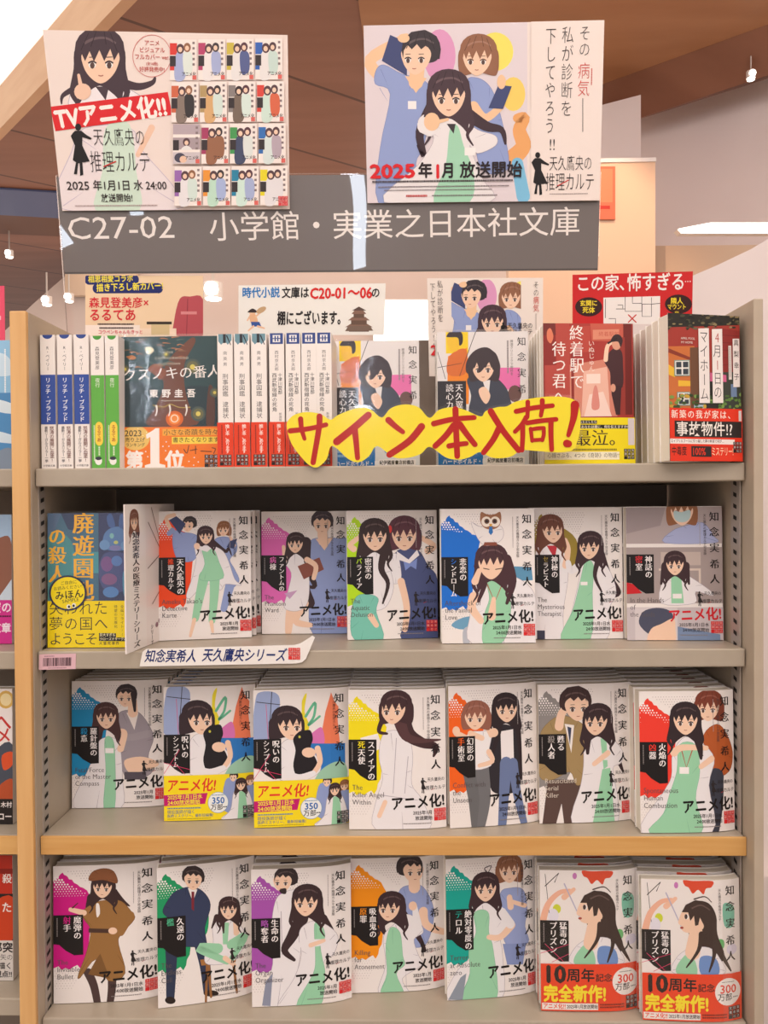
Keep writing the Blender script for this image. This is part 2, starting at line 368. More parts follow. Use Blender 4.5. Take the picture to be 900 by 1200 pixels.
# orange splash, three hospital workers
A = cover('orange_trio', ((186.4, 600), (295, 599.2), (295, 747.4), (186.4, 751.7)), ZB); c = '#ee4a1c'; under(A, c); A.z(*ZB)
A.T([(98, 95), (62, 110), (85, 165)], 18, 16, SK); A.B([(98, 168), (140, 175), (185, 182), (214, 208), (195, 290), (160, 310), (112, 300), (90, 230)], BLU, '#6f7fb0'); A.T([(90, 165), (75, 180)], 24, 22, BLU)
A.head(168, 140, 72, '#332a2c', 'short', -.8); A.P([(75, 118), (108, 100), (150, 135), (122, 182)], '#3b456c')
A.B([(285, 205), (330, 195), (378, 215), (382, 262), (350, 300), (372, 345), (392, 400), (340, 430), (300, 330), (282, 240)], BLU, '#6f7fb0'); A.T([(360, 380), (320, 525)], 46, 30, BLU); A.head(325, 160, 70, '#93603f', 'bob', -.3); A.T([(372, 235), (352, 195)], 14, 12, SK); A.P([(352, 215), (386, 203), (368, 250), (335, 243)], '#3b456c')
A.T([(215, 235), (205, 300), (225, 200)], 20, 4, '#3b2a2d'); A.T([(275, 220), (330, 262), (345, 248), (358, 280)], 22, 4, '#3b2a2d')
A.B([(190, 245), (215, 235), (275, 238), (320, 262), (345, 310), (372, 390), (402, 418), (330, 412), (305, 440), (260, 410), (205, 440), (165, 478), (150, 462), (178, 380), (196, 300)], COAT, LN)
A.T([(232, 375), (210, 470), (190, 570)], 48, 30, SCR); A.T([(280, 375), (276, 470), (265, 580)], 48, 30, SCR); A.B([(222, 252), (248, 262), (275, 250), (300, 310), (318, 385), (212, 392), (235, 320)], SCR, '#7fb898')
A.T([(185, 575), (166, 650)], 18, 12, SK); A.T([(262, 585), (268, 630)], 18, 12, SK); A.head(240, 190, 84, '#402b30', 'long', .1); A.T([(245, 255), (200, 242)], 18, 16, COAT); A.E(200, 238, 14, 15, SK)
base_cover(A, c, '天久鷹央の', '推理カルテ', (0,), ("Ameku Takao's", 'Detective', 'Karte'), D1)

# pink splash, man and woman with a brown folder
A = cover('pink_pair', ((307, 600), (408, 600), (408, 743), (307, 743.6)), ZB); c = '#dd68b4'; under(A, c); A.z(*ZB)
A.B([(720, 215), (775, 200), (850, 205), (893, 240), (893, 640), (730, 640), (712, 470), (700, 300)], BLU, '#6f7fb0'); A.P([(745, 205), (785, 258), (825, 200)], SK); A.T([(775, 175), (780, 215)], 44, 48, SK); A.head(775, 135, 112, '#40333a', 'short', 0)
A.B([(625, 210), (690, 200), (715, 260), (725, 330), (715, 420), (740, 500), (700, 500)], '#3b2a2d'); A.T([(700, 220), (705, 330), (740, 420), (700, 420)], 50, 8, '#3b2a2d')
A.T([(640, 480), (625, 560), (618, 630)], 50, 30, SK); A.T([(690, 500), (650, 580), (720, 600)], 44, 22, SK); A.B([(622, 275), (660, 262), (700, 300), (715, 400), (705, 500), (660, 535), (600, 520), (618, 440), (632, 360), (590, 300)], COAT, LN)
A.P([(600, 455), (660, 440), (625, 480)], '#c9a2c6'); A.T([(605, 300), (598, 240)], 22, 16, SK); A.head(655, 225, 96, '#3b2a2d', 'long', -.2); A.P([(662, 330), (762, 290), (782, 345), (690, 390)], '#8a4f42'); A.T([(705, 300), (745, 330), (735, 385)], 26, 20, SK)
base_cover(A, c, 'ファントムの', '病棟', (0,), ('The', 'Phantom', 'Ward'), D2)

# lime splash, two women, one in a navy dress
A = cover('lime_pair', ((407.7, 599), (513, 599), (513, 748), (407.7, 750.7)), ZC); c = '#b4e01e'; under(A, c); A.z(*ZC)
A.B([(250, 270), (300, 250), (360, 262), (400, 330), (443, 400), (443, 665), (275, 665), (300, 560), (285, 420), (255, 360)], '#49537f', '#363e63'); A.B([(225, 290), (262, 280), (275, 395), (225, 400)], COAT, LN); A.T([(275, 400), (300, 520), (290, 620)], 34, 26, SK); A.T([(400, 260), (425, 235), (350, 190)], 34, 22, SK)
A.head(292, 185, 160, '#5b3440', 'bob', 0); A.P([(285, 300), (320, 315), (350, 295), (345, 345), (320, 330), (295, 350)], '#7d92cf'); A.P([(255, 260), (310, 300), (350, 255), (360, 280), (315, 318), (262, 300)], COAT); A.E(226, 160, 10, 18, '#d23a3a')
A.T([(150, 260), (165, 330), (180, 390)], 44, 20, '#3a2b2c'); A.B([(85, 260), (130, 250), (200, 270), (222, 330), (240, 430), (200, 520), (130, 520), (110, 400)], COAT, LN); A.B([(70, 470), (130, 460), (170, 480), (160, 540), (190, 665), (60, 665), (45, 560)], '#79c5b2', '#5da694'); A.T([(135, 560), (160, 600)], 30, 24, SK); A.T([(60, 250), (45, 230), (95, 190)], 30, 20, SK)
A.head(155, 190, 150, '#3a2b2c', 'long', .1); A.T([(205, 250), (185, 340), (215, 410), (190, 500)], 40, 8, '#3a2b2c')
base_cover(A, c, '密室の', 'パラノイア', (0,), ('The', 'Aquatic', 'Delusion'), D2); A.mm()

# bright blue splash, woman with an owl on her head
A = cover('blue_owl', ((518, 597), (627.5, 597), (627.5, 753.8), (518, 755)), ZC); c = '#1a6fd2'; under(A, c); A.mm(); A.P([(0, 22), (45, 30), (38, 62), (34, 98), (0, 98)], c); A.z(*ZC)
A.P([(760, 330), (875, 335), (880, 395), (770, 400)], '#5d95b8'); A.B([(505, 600), (560, 565), (640, 560), (655, 590), (560, 620)], '#6ea2c2'); A.B([(560, 620), (600, 610), (585, 690), (560, 690)], '#b8bcc6')
A.B([(640, 395), (720, 370), (800, 380), (870, 430), (893, 500), (893, 685), (600, 685), (590, 560), (610, 470)], COAT, LN); A.B([(672, 400), (735, 390), (775, 470), (770, 600), (730, 685), (650, 685), (655, 560), (680, 480)], SCR, '#7fb898')
A.T([(665, 400), (705, 495), (745, 400)], 5, 5, '#b05a4c', smooth=False); A.T([(610, 470), (600, 520), (640, 580)], 46, 30, SK); A.T([(700, 480), (690, 560)], 20, 40, SK)
A.T([(630, 330), (660, 400), (630, 490)], 40, 14, '#4a2f35'); A.T([(760, 300), (790, 400), (760, 500)], 50, 14, '#4a2f35'); A.head(692, 315, 165, '#4a2f35', 'long', -.1, eyes=False)
A.T([(655, 340), (680, 345)], 4, 4, '#4a3634'); A.T([(710, 345), (740, 340)], 4, 4, '#4a3634'); A.T([(615, 400), (635, 350)], 34, 22, SK)
A.B([(600, 130), (645, 150), (690, 135), (740, 150), (745, 200), (700, 232), (645, 225)], '#ece6e4', LN); A.B([(646, 82), (668, 90), (690, 94), (712, 90), (734, 82), (738, 122), (722, 152), (690, 162), (658, 152), (642, 122)], '#9c6b4d'); A.E(670, 126, 23, 24, '#efe4d8'); A.E(710, 126, 23, 24, '#efe4d8'); A.E(672, 124, 12, 12, '#6b4a3a'); A.E(708, 124, 12, 12, '#6b4a3a'); A.E(672, 124, 6, 6, '#201818'); A.E(708, 124, 6, 6, '#201818'); A.P([(682, 136), (698, 136), (690, 152)], '#d9a23c'); A.P([(684, 148), (696, 148), (700, 175), (690, 188), (680, 175)], '#2f73b8'); A.P([(660, 220), (715, 220), (720, 236), (655, 236)], '#8d4f3e')
base_cover(A, c, '悲恋の', 'シンドローム', (0,), ('Aftershock of', 'the Painful', 'Love'), D2)

# olive splash, two women pointing
A = cover('olive_pair', ((626.8, 595.5), (730.5, 595.5), (730.5, 749), (626.8, 749.8)), ZD); c = '#9a8434'; under(A, c); A.z(*ZD); A.B([(60, 110), (120, 150), (180, 200), (200, 300), (150, 300), (120, 200)], c)
A.B([(30, 230), (75, 210), (130, 240), (150, 330), (130, 470), (120, 578), (25, 578)], COAT, LN); A.P([(70, 225), (110, 225), (100, 275)], '#c23440'); A.T([(140, 300), (150, 240), (140, 205)], 26, 18, SK); A.head(85, 165, 108, '#6e4132', 'long', .5); A.R(30, 545, 60, 578, '#3d3d50')
A.T([(270, 260), (300, 340), (340, 400), (320, 420)], 40, 6, '#3f2b30'); A.B([(205, 290), (250, 275), (300, 310), (330, 400), (300, 470), (290, 578), (130, 578), (160, 480), (185, 380)], COAT, LN); A.B([(215, 285), (245, 300), (240, 400), (230, 578), (120, 578), (165, 470), (190, 380)], SCR, '#7fb898'); A.T([(190, 300), (160, 320), (150, 290)], 30, 22, COAT); A.R(196, 362, 222, 375, '#f6f2f0')
A.head(235, 228, 106, '#3f2b30', 'long', -.3); A.T([(265, 275), (250, 340), (275, 400)], 24, 6, '#3f2b30')
base_cover(A, c, '神秘の', 'セラピスト', (0,), ('The', 'Mysterious', 'Therapist'), D2)

# three picture strips, masked person on top
A = cover('strip_cover', ((735, 594.3), (847.8, 594.3), (847.8, 751), (735, 751)), ZD); A.z(*ZD)
A.R(370, 80, 735, 218, '#b3a5a4'); A.P([(370, 80), (520, 80), (500, 150), (370, 180)], '#a09394'); A.B([(515, 215), (545, 170), (600, 150), (660, 140), (700, 190), (705, 216)], '#a9b1d6', '#7f88b0'); A.lim = None; A.head(582, 95, 120, '#94603f', 'bob', 0); A.B([(552, 95), (580, 100), (612, 92), (610, 125), (585, 138), (556, 128)], '#b9d2d4')
A.R(370, 232, 735, 443, '#a99b98'); A.R(500, 250, 650, 300, '#c4b4ac'); A.R(492, 312, 650, 320, '#d8c8bc'); A.R(642, 320, 650, 443, '#d8c8bc'); A.B([(505, 360), (540, 330), (580, 330), (620, 350), (690, 400), (690, 415), (630, 400), (625, 443), (500, 443)], COAT, LN); A.P([(538, 335), (575, 335), (585, 443), (538, 443)], SCR); A.T([(515, 300), (500, 370)], 26, 8, '#3f2b30'); A.T([(595, 300), (605, 370)], 26, 8, '#3f2b30'); A.head(553, 295, 92, '#3f2b30', 'long', 0); A.R(543, 407, 577, 425, '#f4f0ee')
A.R(370, 458, 735, 590, '#c9bfc2'); A.P([(400, 460), (560, 460), (560, 582), (400, 582)], '#d8cfd0'); A.P([(560, 530), (720, 560), (720, 582), (560, 582)], '#7b8fb0'); A.B([(415, 520), (430, 475), (480, 460), (530, 470), (545, 500), (535, 540), (480, 540), (455, 560)], '#4d5064'); A.B([(460, 540), (500, 520), (545, 500), (552, 540), (545, 590), (450, 590)], SK)
A.mm(); A.P([(0, 84), (8, 86), (17, 96), (0, 97)], '#c9242b')
base_cover(A, '#d8303a', '神話の', '密室', (0,), ('In the Hands', 'of', 'the Gods'), D2, adcol='#d3202c')

# teal-blue splash, woman in grey suit
A = cover('cyan_pair', ((77.8, 799), (185, 797), (186.7, 944), (77.8, 947.8)), ZE); c = '#1f8cc0'; under(A, c); A.z(*ZE)
A.B([(580, 270), (640, 235), (700, 255), (750, 330), (765, 390), (740, 480), (760, 560), (700, 590), (620, 580), (590, 420)], '#9d949c', '#7d747c'); A.P([(630, 250), (690, 250), (670, 340)], '#efe4de'); A.B([(620, 500), (700, 480), (770, 500), (790, 530), (700, 560), (640, 560)], SK); A.R(620, 560, 730, 600, '#57505a'); A.T([(740, 360), (640, 380), (600, 350)], 40, 28, '#a49ba2'); A.T([(660, 190), (662, 250)], 44, 50, SK); A.head(628, 165, 120, '#33272b', 'short', -.2); A.T([(665, 150), (672, 240)], 30, 12, '#33272b')
A.T([(500, 300), (490, 400), (520, 420)], 44, 8, '#3f2b2e'); A.T([(565, 300), (590, 400), (560, 430)], 44, 8, '#3f2b2e'); A.B([(490, 400), (530, 380), (580, 390), (600, 440), (610, 600), (600, 750), (360, 750), (430, 560), (470, 470)], COAT, LN); A.B([(520, 390), (560, 390), (572, 500), (570, 750), (515, 750), (525, 560)], SCR, '#7fb898'); A.R(522, 436, 565, 462, '#f6f2f0'); A.T([(600, 440), (620, 360), (600, 345)], 34, 26, SK)
A.head(525, 270, 140, '#4b3030', 'long', .1)
base_cover(A, c, '羅針盤の', '殺意', (0,), ('Fatal Force', 'of the Master', 'Compass'), D1)

# woman holding a black cat, yellow band
def catcover(key, quad, ox, oy):
    A = cover(key, quad, ZF); A.zm = None; B = lambda x, y: (x+ox, y+oy); A.z(ZF[0]+ox/ZF[2], ZF[1]+oy/ZF[2], ZF[2])
    A.B([(55, 130), (80, 95), (140, 98), (160, 140), (140, 260), (130, 310), (45, 300)], '#9aa9cf'); A.B([(255, 130), (275, 100), (265, 180), (285, 250), (240, 320), (225, 300), (250, 200)], '#ead935'); A.T([(270, 200), (310, 140), (305, 200), (280, 240), (330, 200)], 12, 10, '#67ba94')
    A.P([(355, 180), (380, 95), (392, 130), (412, 160), (408, 215), (418, 330), (300, 330), (340, 260)], '#ec7f5a'); A.B([(285, 290), (310, 262), (340, 250), (348, 320), (290, 330)], '#d976b6'); A.P([(290, 318), (440, 320), (440, 430), (290, 450)], '#2d78c2'); A.B([(310, 470), (340, 430), (395, 400), (440, 410), (440, 480), (320, 480)], '#9cc8ae')
    A.T([(60, 140), (160, 150)], 3, 3, '#2a2226'); A.T([(125, 95), (115, 250)], 3, 3, '#2a2226'); A.T([(100, 150), (110, 330)], 2, 2, '#dd3a6c')
    A.B([(160, 330), (200, 300), (260, 330), (320, 380), (330, 440), (260, 480), (160, 480), (150, 400)], COAT, LN); A.head(190, 235, 150, '#382a2f', 'bob', .6)
    A.T([(130, 230), (125, 300), (150, 330)], 40, 10, '#382a2f'); A.B([(215, 300), (240, 268), (262, 262), (290, 262), (300, 300), (290, 340), (318, 400), (310, 440), (240, 470), (215, 420), (225, 350)], '#211d22'); A.E(243, 290, 5, 6, '#c9c447'); A.T([(320, 340), (330, 400), (300, 450)], 26, 20, SK); A.E(282, 358, 30, 22, SK); A.T([(300, 450), (240, 470), (180, 455)], 26, 40, COAT)
    base_cover(A, c, '呪いの', 'シンプトム', (), None, D2, ad=False); A.mm(); A.tx('天久鷹央の推理カルテ', 88, 10, 3.6, '#6b3f34', v=True)
    A.T([(0, 84), (30, 92)], .5, .5, '#dd3a6c'); A.T([(0, 96), (18, 70)], .5, .5, '#dd3a6c'); A.T([(12, 84), (24, 97)], .5, .5, '#dd3a6c')
    return A
catcover('cat_a', ((192, 806), (296.5, 802.7), (297.3, 957.3), (192.5, 962.7)), 0, 0)
catcover('cat_b', ((297.6, 809.9), (408, 805.9), (408.5, 964), (297.9, 970.7)), 396, 24)
def catband():
    A = Art(105, 50, '#f5dc1e')
    A.tx('アニメ化!', 2.5, 3.5, 15.5, '#e0342b', wt=.03, sx=.86, skew=.12); A.layer -= 0
    A.P([(0, 21.5), (50, 20), (47, 32), (0, 33.5)], '#c2186c'); A.tx('2025年1月1日水', 4, 21.2, 6, '#f6e43c', wt=.025, rot=1, sx=.95); A.tx('24:00放送開始', 4, 27, 6, '#f6e43c', wt=.025, rot=1)
    A.fine(4, 35, 38, 2.4, '#4a7fa8'); A.tx('現役医師が描く', 3.5, 38, 4.6, '#58719a', wt=.005); A.tx('医療ミステリー、最新短編集!', 3.5, 42.6, 4.0, '#58719a', wt=.005); A.fine(4, 47.4, 50, 1.2, '#8c7d30')
    A.B([(70, 8), (80, 5), (90, 12), (92, 40), (68, 40)], BLU); A.head(80, 3.5, 11, '#33292c', 'short', -.4); A.B([(92, 12), (105, 10), (105, 45), (90, 45)], BLU); A.head(99, 9, 12, '#93603f', 'bob', -.2)
    A.B([(80, 20), (90, 17), (98, 24), (100, 50), (66, 50), (76, 40)], COAT, LN); A.P([(86, 20), (93, 20), (96, 50), (84, 50)], SCR); A.head(88, 12.5, 14, '#3b2a2d', 'long', 0)
    A.E(62, 31, 11.5, 11.5, '#eef0ee', 24); A.ring(62, 31, 11.5, .4, '#7aa4c4'); A.tx('350', 62, 23.6, 9.8, '#2a69b2', wt=.03, al='c'); A.tx('万部', 60.5, 32.6, 7, '#2c2a2c', wt=.015, al='c'); A.fine(55, 22, 14, 1.4, '#4a7fa8'); A.fine(67.5, 35, 4.5, 2, '#333', 1)
    logo(A, 90, 36, 13.5, '#191617'); return A

# yellow splash, woman in a long white coat looking back
A = cover('yellow_back', ((409.3, 808.8), (520.5, 808), (521.9, 969.9), (409.3, 972.5)), ZG); c = '#f2df18'; under(A, c); A.z(*ZG)
A.P([(85, 320), (160, 300), (180, 360), (110, 400)], '#f2ecea'); A.B([(180, 310), (230, 285), (290, 310), (310, 400), (305, 520), (350, 590), (380, 720), (150, 720), (150, 600), (180, 500), (165, 400)], COAT, LN); A.T([(240, 320), (225, 560)], 3, 3, LN); A.T([(290, 400), (275, 560)], 3, 3, LN); A.T([(180, 570), (330, 590)], 3, 2, LN); A.T([(165, 660), (190, 600)], 20, 20, SK)
A.T([(260, 220), (290, 300), (350, 340), (410, 360), (400, 400)], 80, 10, '#432c2f'); A.T([(250, 230), (280, 310), (340, 330), (430, 330)], 60, 6, '#57393b'); A.head(240, 190, 150, '#432c2f', 'bob', -.6); A.T([(180, 240), (165, 290), (200, 300)], 24, 10, '#432c2f')
base_cover(A, c, 'スフィアの', '死天使', (0,), ('The', 'Killer Angel', 'Within'), D1)

# orange splash, two women in street clothes
A = cover('orange_friends', ((524, 805), (627, 800), (630.7, 962.7), (527.5, 971.5)), ZG); c = '#f0641c'; under(A, c); A.z(*ZG)
A.B([(650, 290), (690, 260), (740, 270), (770, 330), (780, 520), (740, 560), (670, 560), (645, 520), (640, 400)], '#2e2a30'); A.P([(690, 290), (745, 280), (750, 420), (695, 430)], '#f0eaea'); A.T([(715, 430), (708, 560), (700, 715)], 60, 40, '#6c7ca4'); A.T([(745, 430), (765, 560), (800, 700)], 50, 34, '#6c7ca4'); A.T([(745, 170), (770, 300), (785, 500)], 40, 8, '#2f2428'); A.T([(690, 200), (680, 300), (645, 420)], 40, 10, '#2f2428'); A.head(712, 190, 130, '#2f2428', 'long', .2)
A.T([(560, 450), (580, 580), (590, 720)], 80, 44, '#6a6a6c'); A.T([(610, 450), (625, 580), (610, 700)], 70, 40, '#717174'); A.B([(545, 310), (600, 290), (650, 300), (640, 380), (650, 440), (560, 450)], '#f0ecec', LN); A.T([(640, 380), (655, 420), (600, 440)], 26, 18, SK); A.T([(500, 300), (560, 330)], 26, 26, SK); A.T([(650, 305), (625, 260)], 26, 18, SK); A.T([(560, 300), (610, 320)], 26, 24, SK)
A.head(585, 225, 130, '#96604f', 'bob', -.2); A.E(500, 290, 16, 20, SK); A.E(660, 295, 20, 20, SK)
base_cover(A, c, '幻影の', '手術室', (0,), ('Conflict with', 'the', 'Unseen'), D2)

# grey splash, man in a tan coat
A = cover('tan_coat', ((630.3, 802.4), (738.2, 801), (742.3, 960.5), (632.4, 966)), ZH); c = '#8f8a88'; under(A, c); A.z(*ZH)
A.P([(70, 430), (190, 430), (180, 590), (130, 598), (120, 520), (100, 598), (50, 598)], '#5b4640'); A.B([(50, 240), (110, 190), (180, 210), (215, 260), (205, 420), (175, 450), (150, 400), (90, 430), (40, 420), (40, 300)], '#a48a5e', '#86704a'); A.P([(130, 220), (165, 225), (155, 330)], '#f0eae6'); A.P([(140, 230), (155, 235), (150, 300)], '#38405c'); A.T([(110, 230), (120, 180), (150, 150)], 34, 26, SK); A.head(168, 150, 130, '#3f2c2c', 'short', .4)
A.T([(290, 250), (320, 330), (350, 400)], 44, 8, '#3a2a2e'); A.B([(205, 290), (250, 260), (310, 280), (350, 330), (340, 370), (310, 390), (330, 500), (320, 598), (160, 598), (190, 450), (200, 380)], COAT, LN); A.P([(262, 275), (285, 275), (290, 380), (275, 390)], SCR); A.P([(270, 390), (300, 385), (320, 598), (235, 598)], SCR); A.T([(215, 340), (290, 345)], 30, 22, COAT); A.T([(290, 330), (240, 370)], 22, 18, SK); A.T([(215, 240), (215, 330)], 36, 12, '#3a2a2e'); A.head(252, 208, 120, '#3a2a2e', 'long', -.4)
base_cover(A, '#9a928e', '甦る', '殺人者', (0,), None, D2); A.mm()
for i, l in enumerate(('Resuscitated', 'Serial', 'Killer')): A.tx(l, 6, 99+7.6*i, 7.2, '#d9cdbf', wt=0, sx=.95)

# red splash, two women, one in an orange jacket
A = cover('red_pair', ((754.7, 812.7), (864, 808), (868, 973.5), (756, 977)), ZH); c = '#ec3e30'; under(A, c); A.z(*ZH); A.P([(438, 180), (520, 210), (560, 290), (440, 290)], c)
A.B([(670, 260), (720, 220), (760, 260), (785, 330), (770, 400), (700, 420), (680, 340)], '#b45a2c', '#8c4420'); A.T([(715, 420), (720, 520), (712, 620)], 70, 40, '#3a3d4a'); A.head(690, 155, 118, '#7c3c2c', 'bob', -.2); A.T([(740, 290), (755, 390)], 50, 34, '#b45a2c')
A.B([(555, 330), (600, 270), (660, 290), (710, 350), (690, 450), (700, 632), (440, 632), (520, 480), (550, 420)], COAT, LN); A.B([(580, 300), (640, 300), (655, 400), (640, 500), (660, 632), (470, 632), (520, 560), (545, 480), (570, 400)], SCR, '#7fb898'); A.T([(585, 310), (605, 385), (630, 310)], 5, 5, '#b0604c', smooth=False); A.R(580, 383, 615, 408, '#f6f2f0'); A.T([(560, 330), (590, 310), (680, 310)], 30, 18, SK); A.T([(640, 250), (655, 310), (660, 350)], 40, 10, '#33272b')
A.T([(700, 350), (660, 380)], 24, 20, SK); A.head(602, 205, 124, '#33272b', 'long', 0)
base_cover(A, c, '火焔の', '凶器', (0,), ('Spontaneous', 'Human', 'Combustion'), D2)

# magenta splash, detective in brown coat and cap
A = cover('magenta_coat', ((58.2, 1017), (172, 1010), (176.7, 1167.8), (59.6, 1177)), ZI); c = '#cf1484'; under(A, c); A.z(*ZI)
A.T([(440, 760), (470, 830), (490, 925)], 44, 34, '#4d3a38'); A.T([(560, 760), (560, 840), (552, 920)], 44, 34, '#4d3a38'); A.T([(455, 370), (440, 430), (460, 460)], 50, 10, '#3b2829'); A.T([(560, 340), (600, 380), (640, 410)], 44, 6, '#3b2829')
A.B([(470, 395), (530, 380), (600, 385), (650, 440), (665, 480), (600, 560), (590, 610), (625, 760), (540, 800), (480, 690), (400, 790), (392, 770), (430, 660), (450, 540), (415, 480), (410, 440)], '#9a6f3e', '#6f4d28'); A.T([(640, 460), (600, 550)], 50, 34, '#9a6f3e'); A.R(440, 530, 560, 552, '#4c342a'); A.P([(480, 690), (500, 660), (550, 790), (440, 770)], '#7d5830'); A.B([(475, 405), (490, 402), (495, 450), (480, 470)], '#f0eae6')
A.T([(415, 450), (350, 435)], 30, 22, SK); A.T([(360, 425), (385, 400)], 8, 5, '#5a2f28'); A.E(560, 540, 22, 18, SK); A.head(510, 310, 130, '#3b2829', 'long', -.2); A.B([(440, 280), (455, 235), (510, 215), (560, 230), (578, 290), (510, 275)], '#8a5636', '#6b3f26')
base_cover(A, c, '魔弾の', '射手', (0,), ('The', 'Invisible', 'Bullet'), D2)

# green splash, man in navy suit standing by a seated woman
A = cover('green_suit', ((184, 1020), (294.7, 1003.5), (295, 1162.7), (185.3, 1182.7)), ZJ); c = '#1f9a62'; under(A, c); A.z(*ZJ); A.B([(190, 250), (230, 330), (225, 420), (190, 440), (180, 320)], c)
A.T([(75, 440), (75, 560), (70, 720)], 60, 34, '#2f3852'); A.T([(190, 440), (215, 560), (225, 680)], 60, 34, '#2f3852'); A.B([(90, 250), (150, 225), (205, 240), (240, 300), (215, 400), (210, 480), (60, 470), (70, 380), (40, 340), (60, 290)], '#343e5c', '#242c44'); A.P([(145, 230), (185, 235), (165, 290)], '#f0eae6'); A.P([(160, 245), (172, 245), (170, 330), (160, 320)], '#7c2834'); A.E(70, 722, 22, 16, '#2c211e'); A.E(240, 685, 32, 14, '#2c211e'); A.head(167, 190, 105, '#33292b', 'short', 0)
A.P([(195, 540), (350, 520), (345, 548), (200, 565)], '#a8733f'); A.T([(225, 550), (218, 720)], 12, 10, '#96653a'); A.T([(335, 545), (350, 680)], 12, 10, '#96653a'); A.T([(230, 550), (240, 700)], 12, 10, '#96653a')
A.B([(250, 390), (300, 360), (360, 380), (390, 450), (340, 540), (230, 560), (215, 520), (250, 470)], COAT, LN); A.T([(270, 490), (190, 490), (310, 545)], 46, 26, SCR); A.T([(330, 470), (385, 440), (330, 530)], 46, 26, SCR); A.T([(300, 530), (340, 560)], 22, 16, SK); A.P([(288, 375), (318, 375), (312, 470), (292, 470)], SCR); A.T([(350, 420), (345, 360)], 26, 20, SK); A.T([(265, 350), (245, 400)], 22, 6, '#3f2b2d'); A.T([(290, 340), (295, 420)], 26, 6, '#3f2b2d'); A.head(320, 315, 100, '#3f2b2d', 'long', -.2)
base_cover(A, '#4db58a', '久遠の', '檻', (0,), ('The', 'Endless', 'Cell'), D2)

# purple splash, woman in white coat, bearded man behind
A = cover('purple_coat', ((294.7, 1019.5), (406, 1014.7), (408.5, 1170.7), (295.5, 1181)), ZJ); c = '#a552ac'; under(A, c); A.z(*ZJ)
A.B([(530, 290), (560, 250), (620, 240), (650, 330), (640, 480), (620, 600), (560, 740), (480, 740), (520, 560), (515, 400)], COAT, LN); A.T([(555, 330), (560, 520)], 3, 3, LN); A.P([(490, 640), (520, 600), (510, 745), (475, 745)], '#8d93a8'); A.head(575, 195, 110, '#34292b', 'short', -.8); A.B([(548, 235), (575, 228), (575, 252), (555, 250)], '#34292b')
A.T([(640, 360), (600, 440), (570, 500), (610, 540)], 60, 14, '#3b2a2d'); A.T([(730, 360), (775, 440), (770, 510)], 40, 8, '#3b2a2d'); A.B([(640, 400), (690, 370), (750, 390), (795, 440), (780, 510), (740, 540), (720, 600), (640, 745), (540, 745), (610, 620), (640, 520), (630, 450)], COAT, LN); A.B([(695, 385), (725, 385), (740, 440), (720, 470), (730, 540), (740, 600), (720, 740), (620, 740), (690, 600), (700, 520)], SCR, '#7fb898'); A.T([(650, 470), (750, 460)], 40, 24, COAT); A.T([(680, 475), (735, 455)], 20, 16, SK); A.head(665, 285, 140, '#3b2a2d', 'long', -.3)
base_cover(A, c, '生命の', '略奪者', (0,), ('The', 'Organ', 'Organizer'), D1)

# amber splash, woman in front of man in blue scrubs
A = cover('amber_pair', ((410.7, 1005.9), (517.3, 1004), (519, 1156.5), (412, 1164.5)), ZK); c = '#f2920f'; under(A, c); A.z(*ZK)
A.B([(245, 245), (290, 215), (350, 225), (395, 320), (385, 420), (350, 480), (280, 470), (240, 360)], '#97a5d2', '#7383b4'); A.T([(350, 330), (365, 390), (440, 430)], 40, 26, SK); A.T([(310, 175), (312, 225)], 46, 52, SK); A.head(290, 150, 125, '#332a2d', 'short', .9)
A.T([(180, 340), (175, 400), (200, 440)], 40, 10, '#3d2a2f'); A.T([(250, 320), (330, 440), (360, 500)], 40, 8, '#3d2a2f'); A.B([(230, 380), (280, 340), (330, 370), (350, 420), (310, 450), (330, 520), (345, 560), (260, 620), (290, 690), (160, 690), (190, 560), (180, 440)], COAT, LN); A.B([(210, 400), (250, 420), (262, 520), (270, 560), (235, 600), (265, 690), (170, 690), (195, 600), (190, 480)], SCR, '#7fb898'); A.T([(325, 390), (312, 300)], 40, 20, COAT); A.E(305, 305, 18, 20, SK)
A.head(215, 310, 130, '#3d2a2f', 'long', -.6)
base_cover(A, c, '吸血鬼の', '原罪', (0,), ('Killing', 'for', 'Atonement'), D1)

# teal splash, woman with one curl of hair
A = cover('teal_curl', ((520.5, 1005), (629, 1003.5), (630.7, 1161), (524, 1173.3)), ZK); c = '#12a596'; under(A, c); A.z(*ZK)
A.B([(690, 250), (730, 230), (790, 240), (810, 320), (800, 400), (815, 470), (720, 480), (690, 350)], '#97a5d2', '#7383b4'); A.P([(700, 470), (805, 470), (790, 560), (720, 560)], '#8696c6'); A.T([(730, 270), (735, 310)], 26, 30, SK); A.T([(800, 310), (745, 290)], 20, 18, SK); A.head(730, 150, 125, '#8e5d43', 'bob', 0)
A.T([(590, 290), (570, 360)], 40, 10, '#3d2a2f'); A.T([(650, 250), (680, 300), (640, 370)], 44, 10, '#3d2a2f'); A.B([(560, 330), (610, 290), (690, 310), (740, 370), (730, 410), (690, 440), (700, 520), (690, 720), (470, 720), (500, 600), (560, 520)], COAT, LN); A.B([(575, 340), (610, 320), (640, 340), (640, 420), (660, 500), (672, 720), (530, 720), (560, 600), (555, 500), (585, 420)], SCR, '#7fb898'); A.P([(470, 720), (520, 620), (545, 600), (530, 720)], '#8f98a6'); A.T([(740, 390), (690, 440), (640, 440)], 34, 22, SK); A.T([(690, 340), (735, 385)], 60, 40, COAT)
A.head(625, 225, 130, '#3d2a2f', 'long', 0); A.T([(640, 165), (620, 140), (650, 130), (635, 160)], 5, 3, '#3d2a2f')
base_cover(A, c, '絶対零度の', 'テロル', (0,), ('Terror', 'at Absolute', 'zero'), D1)

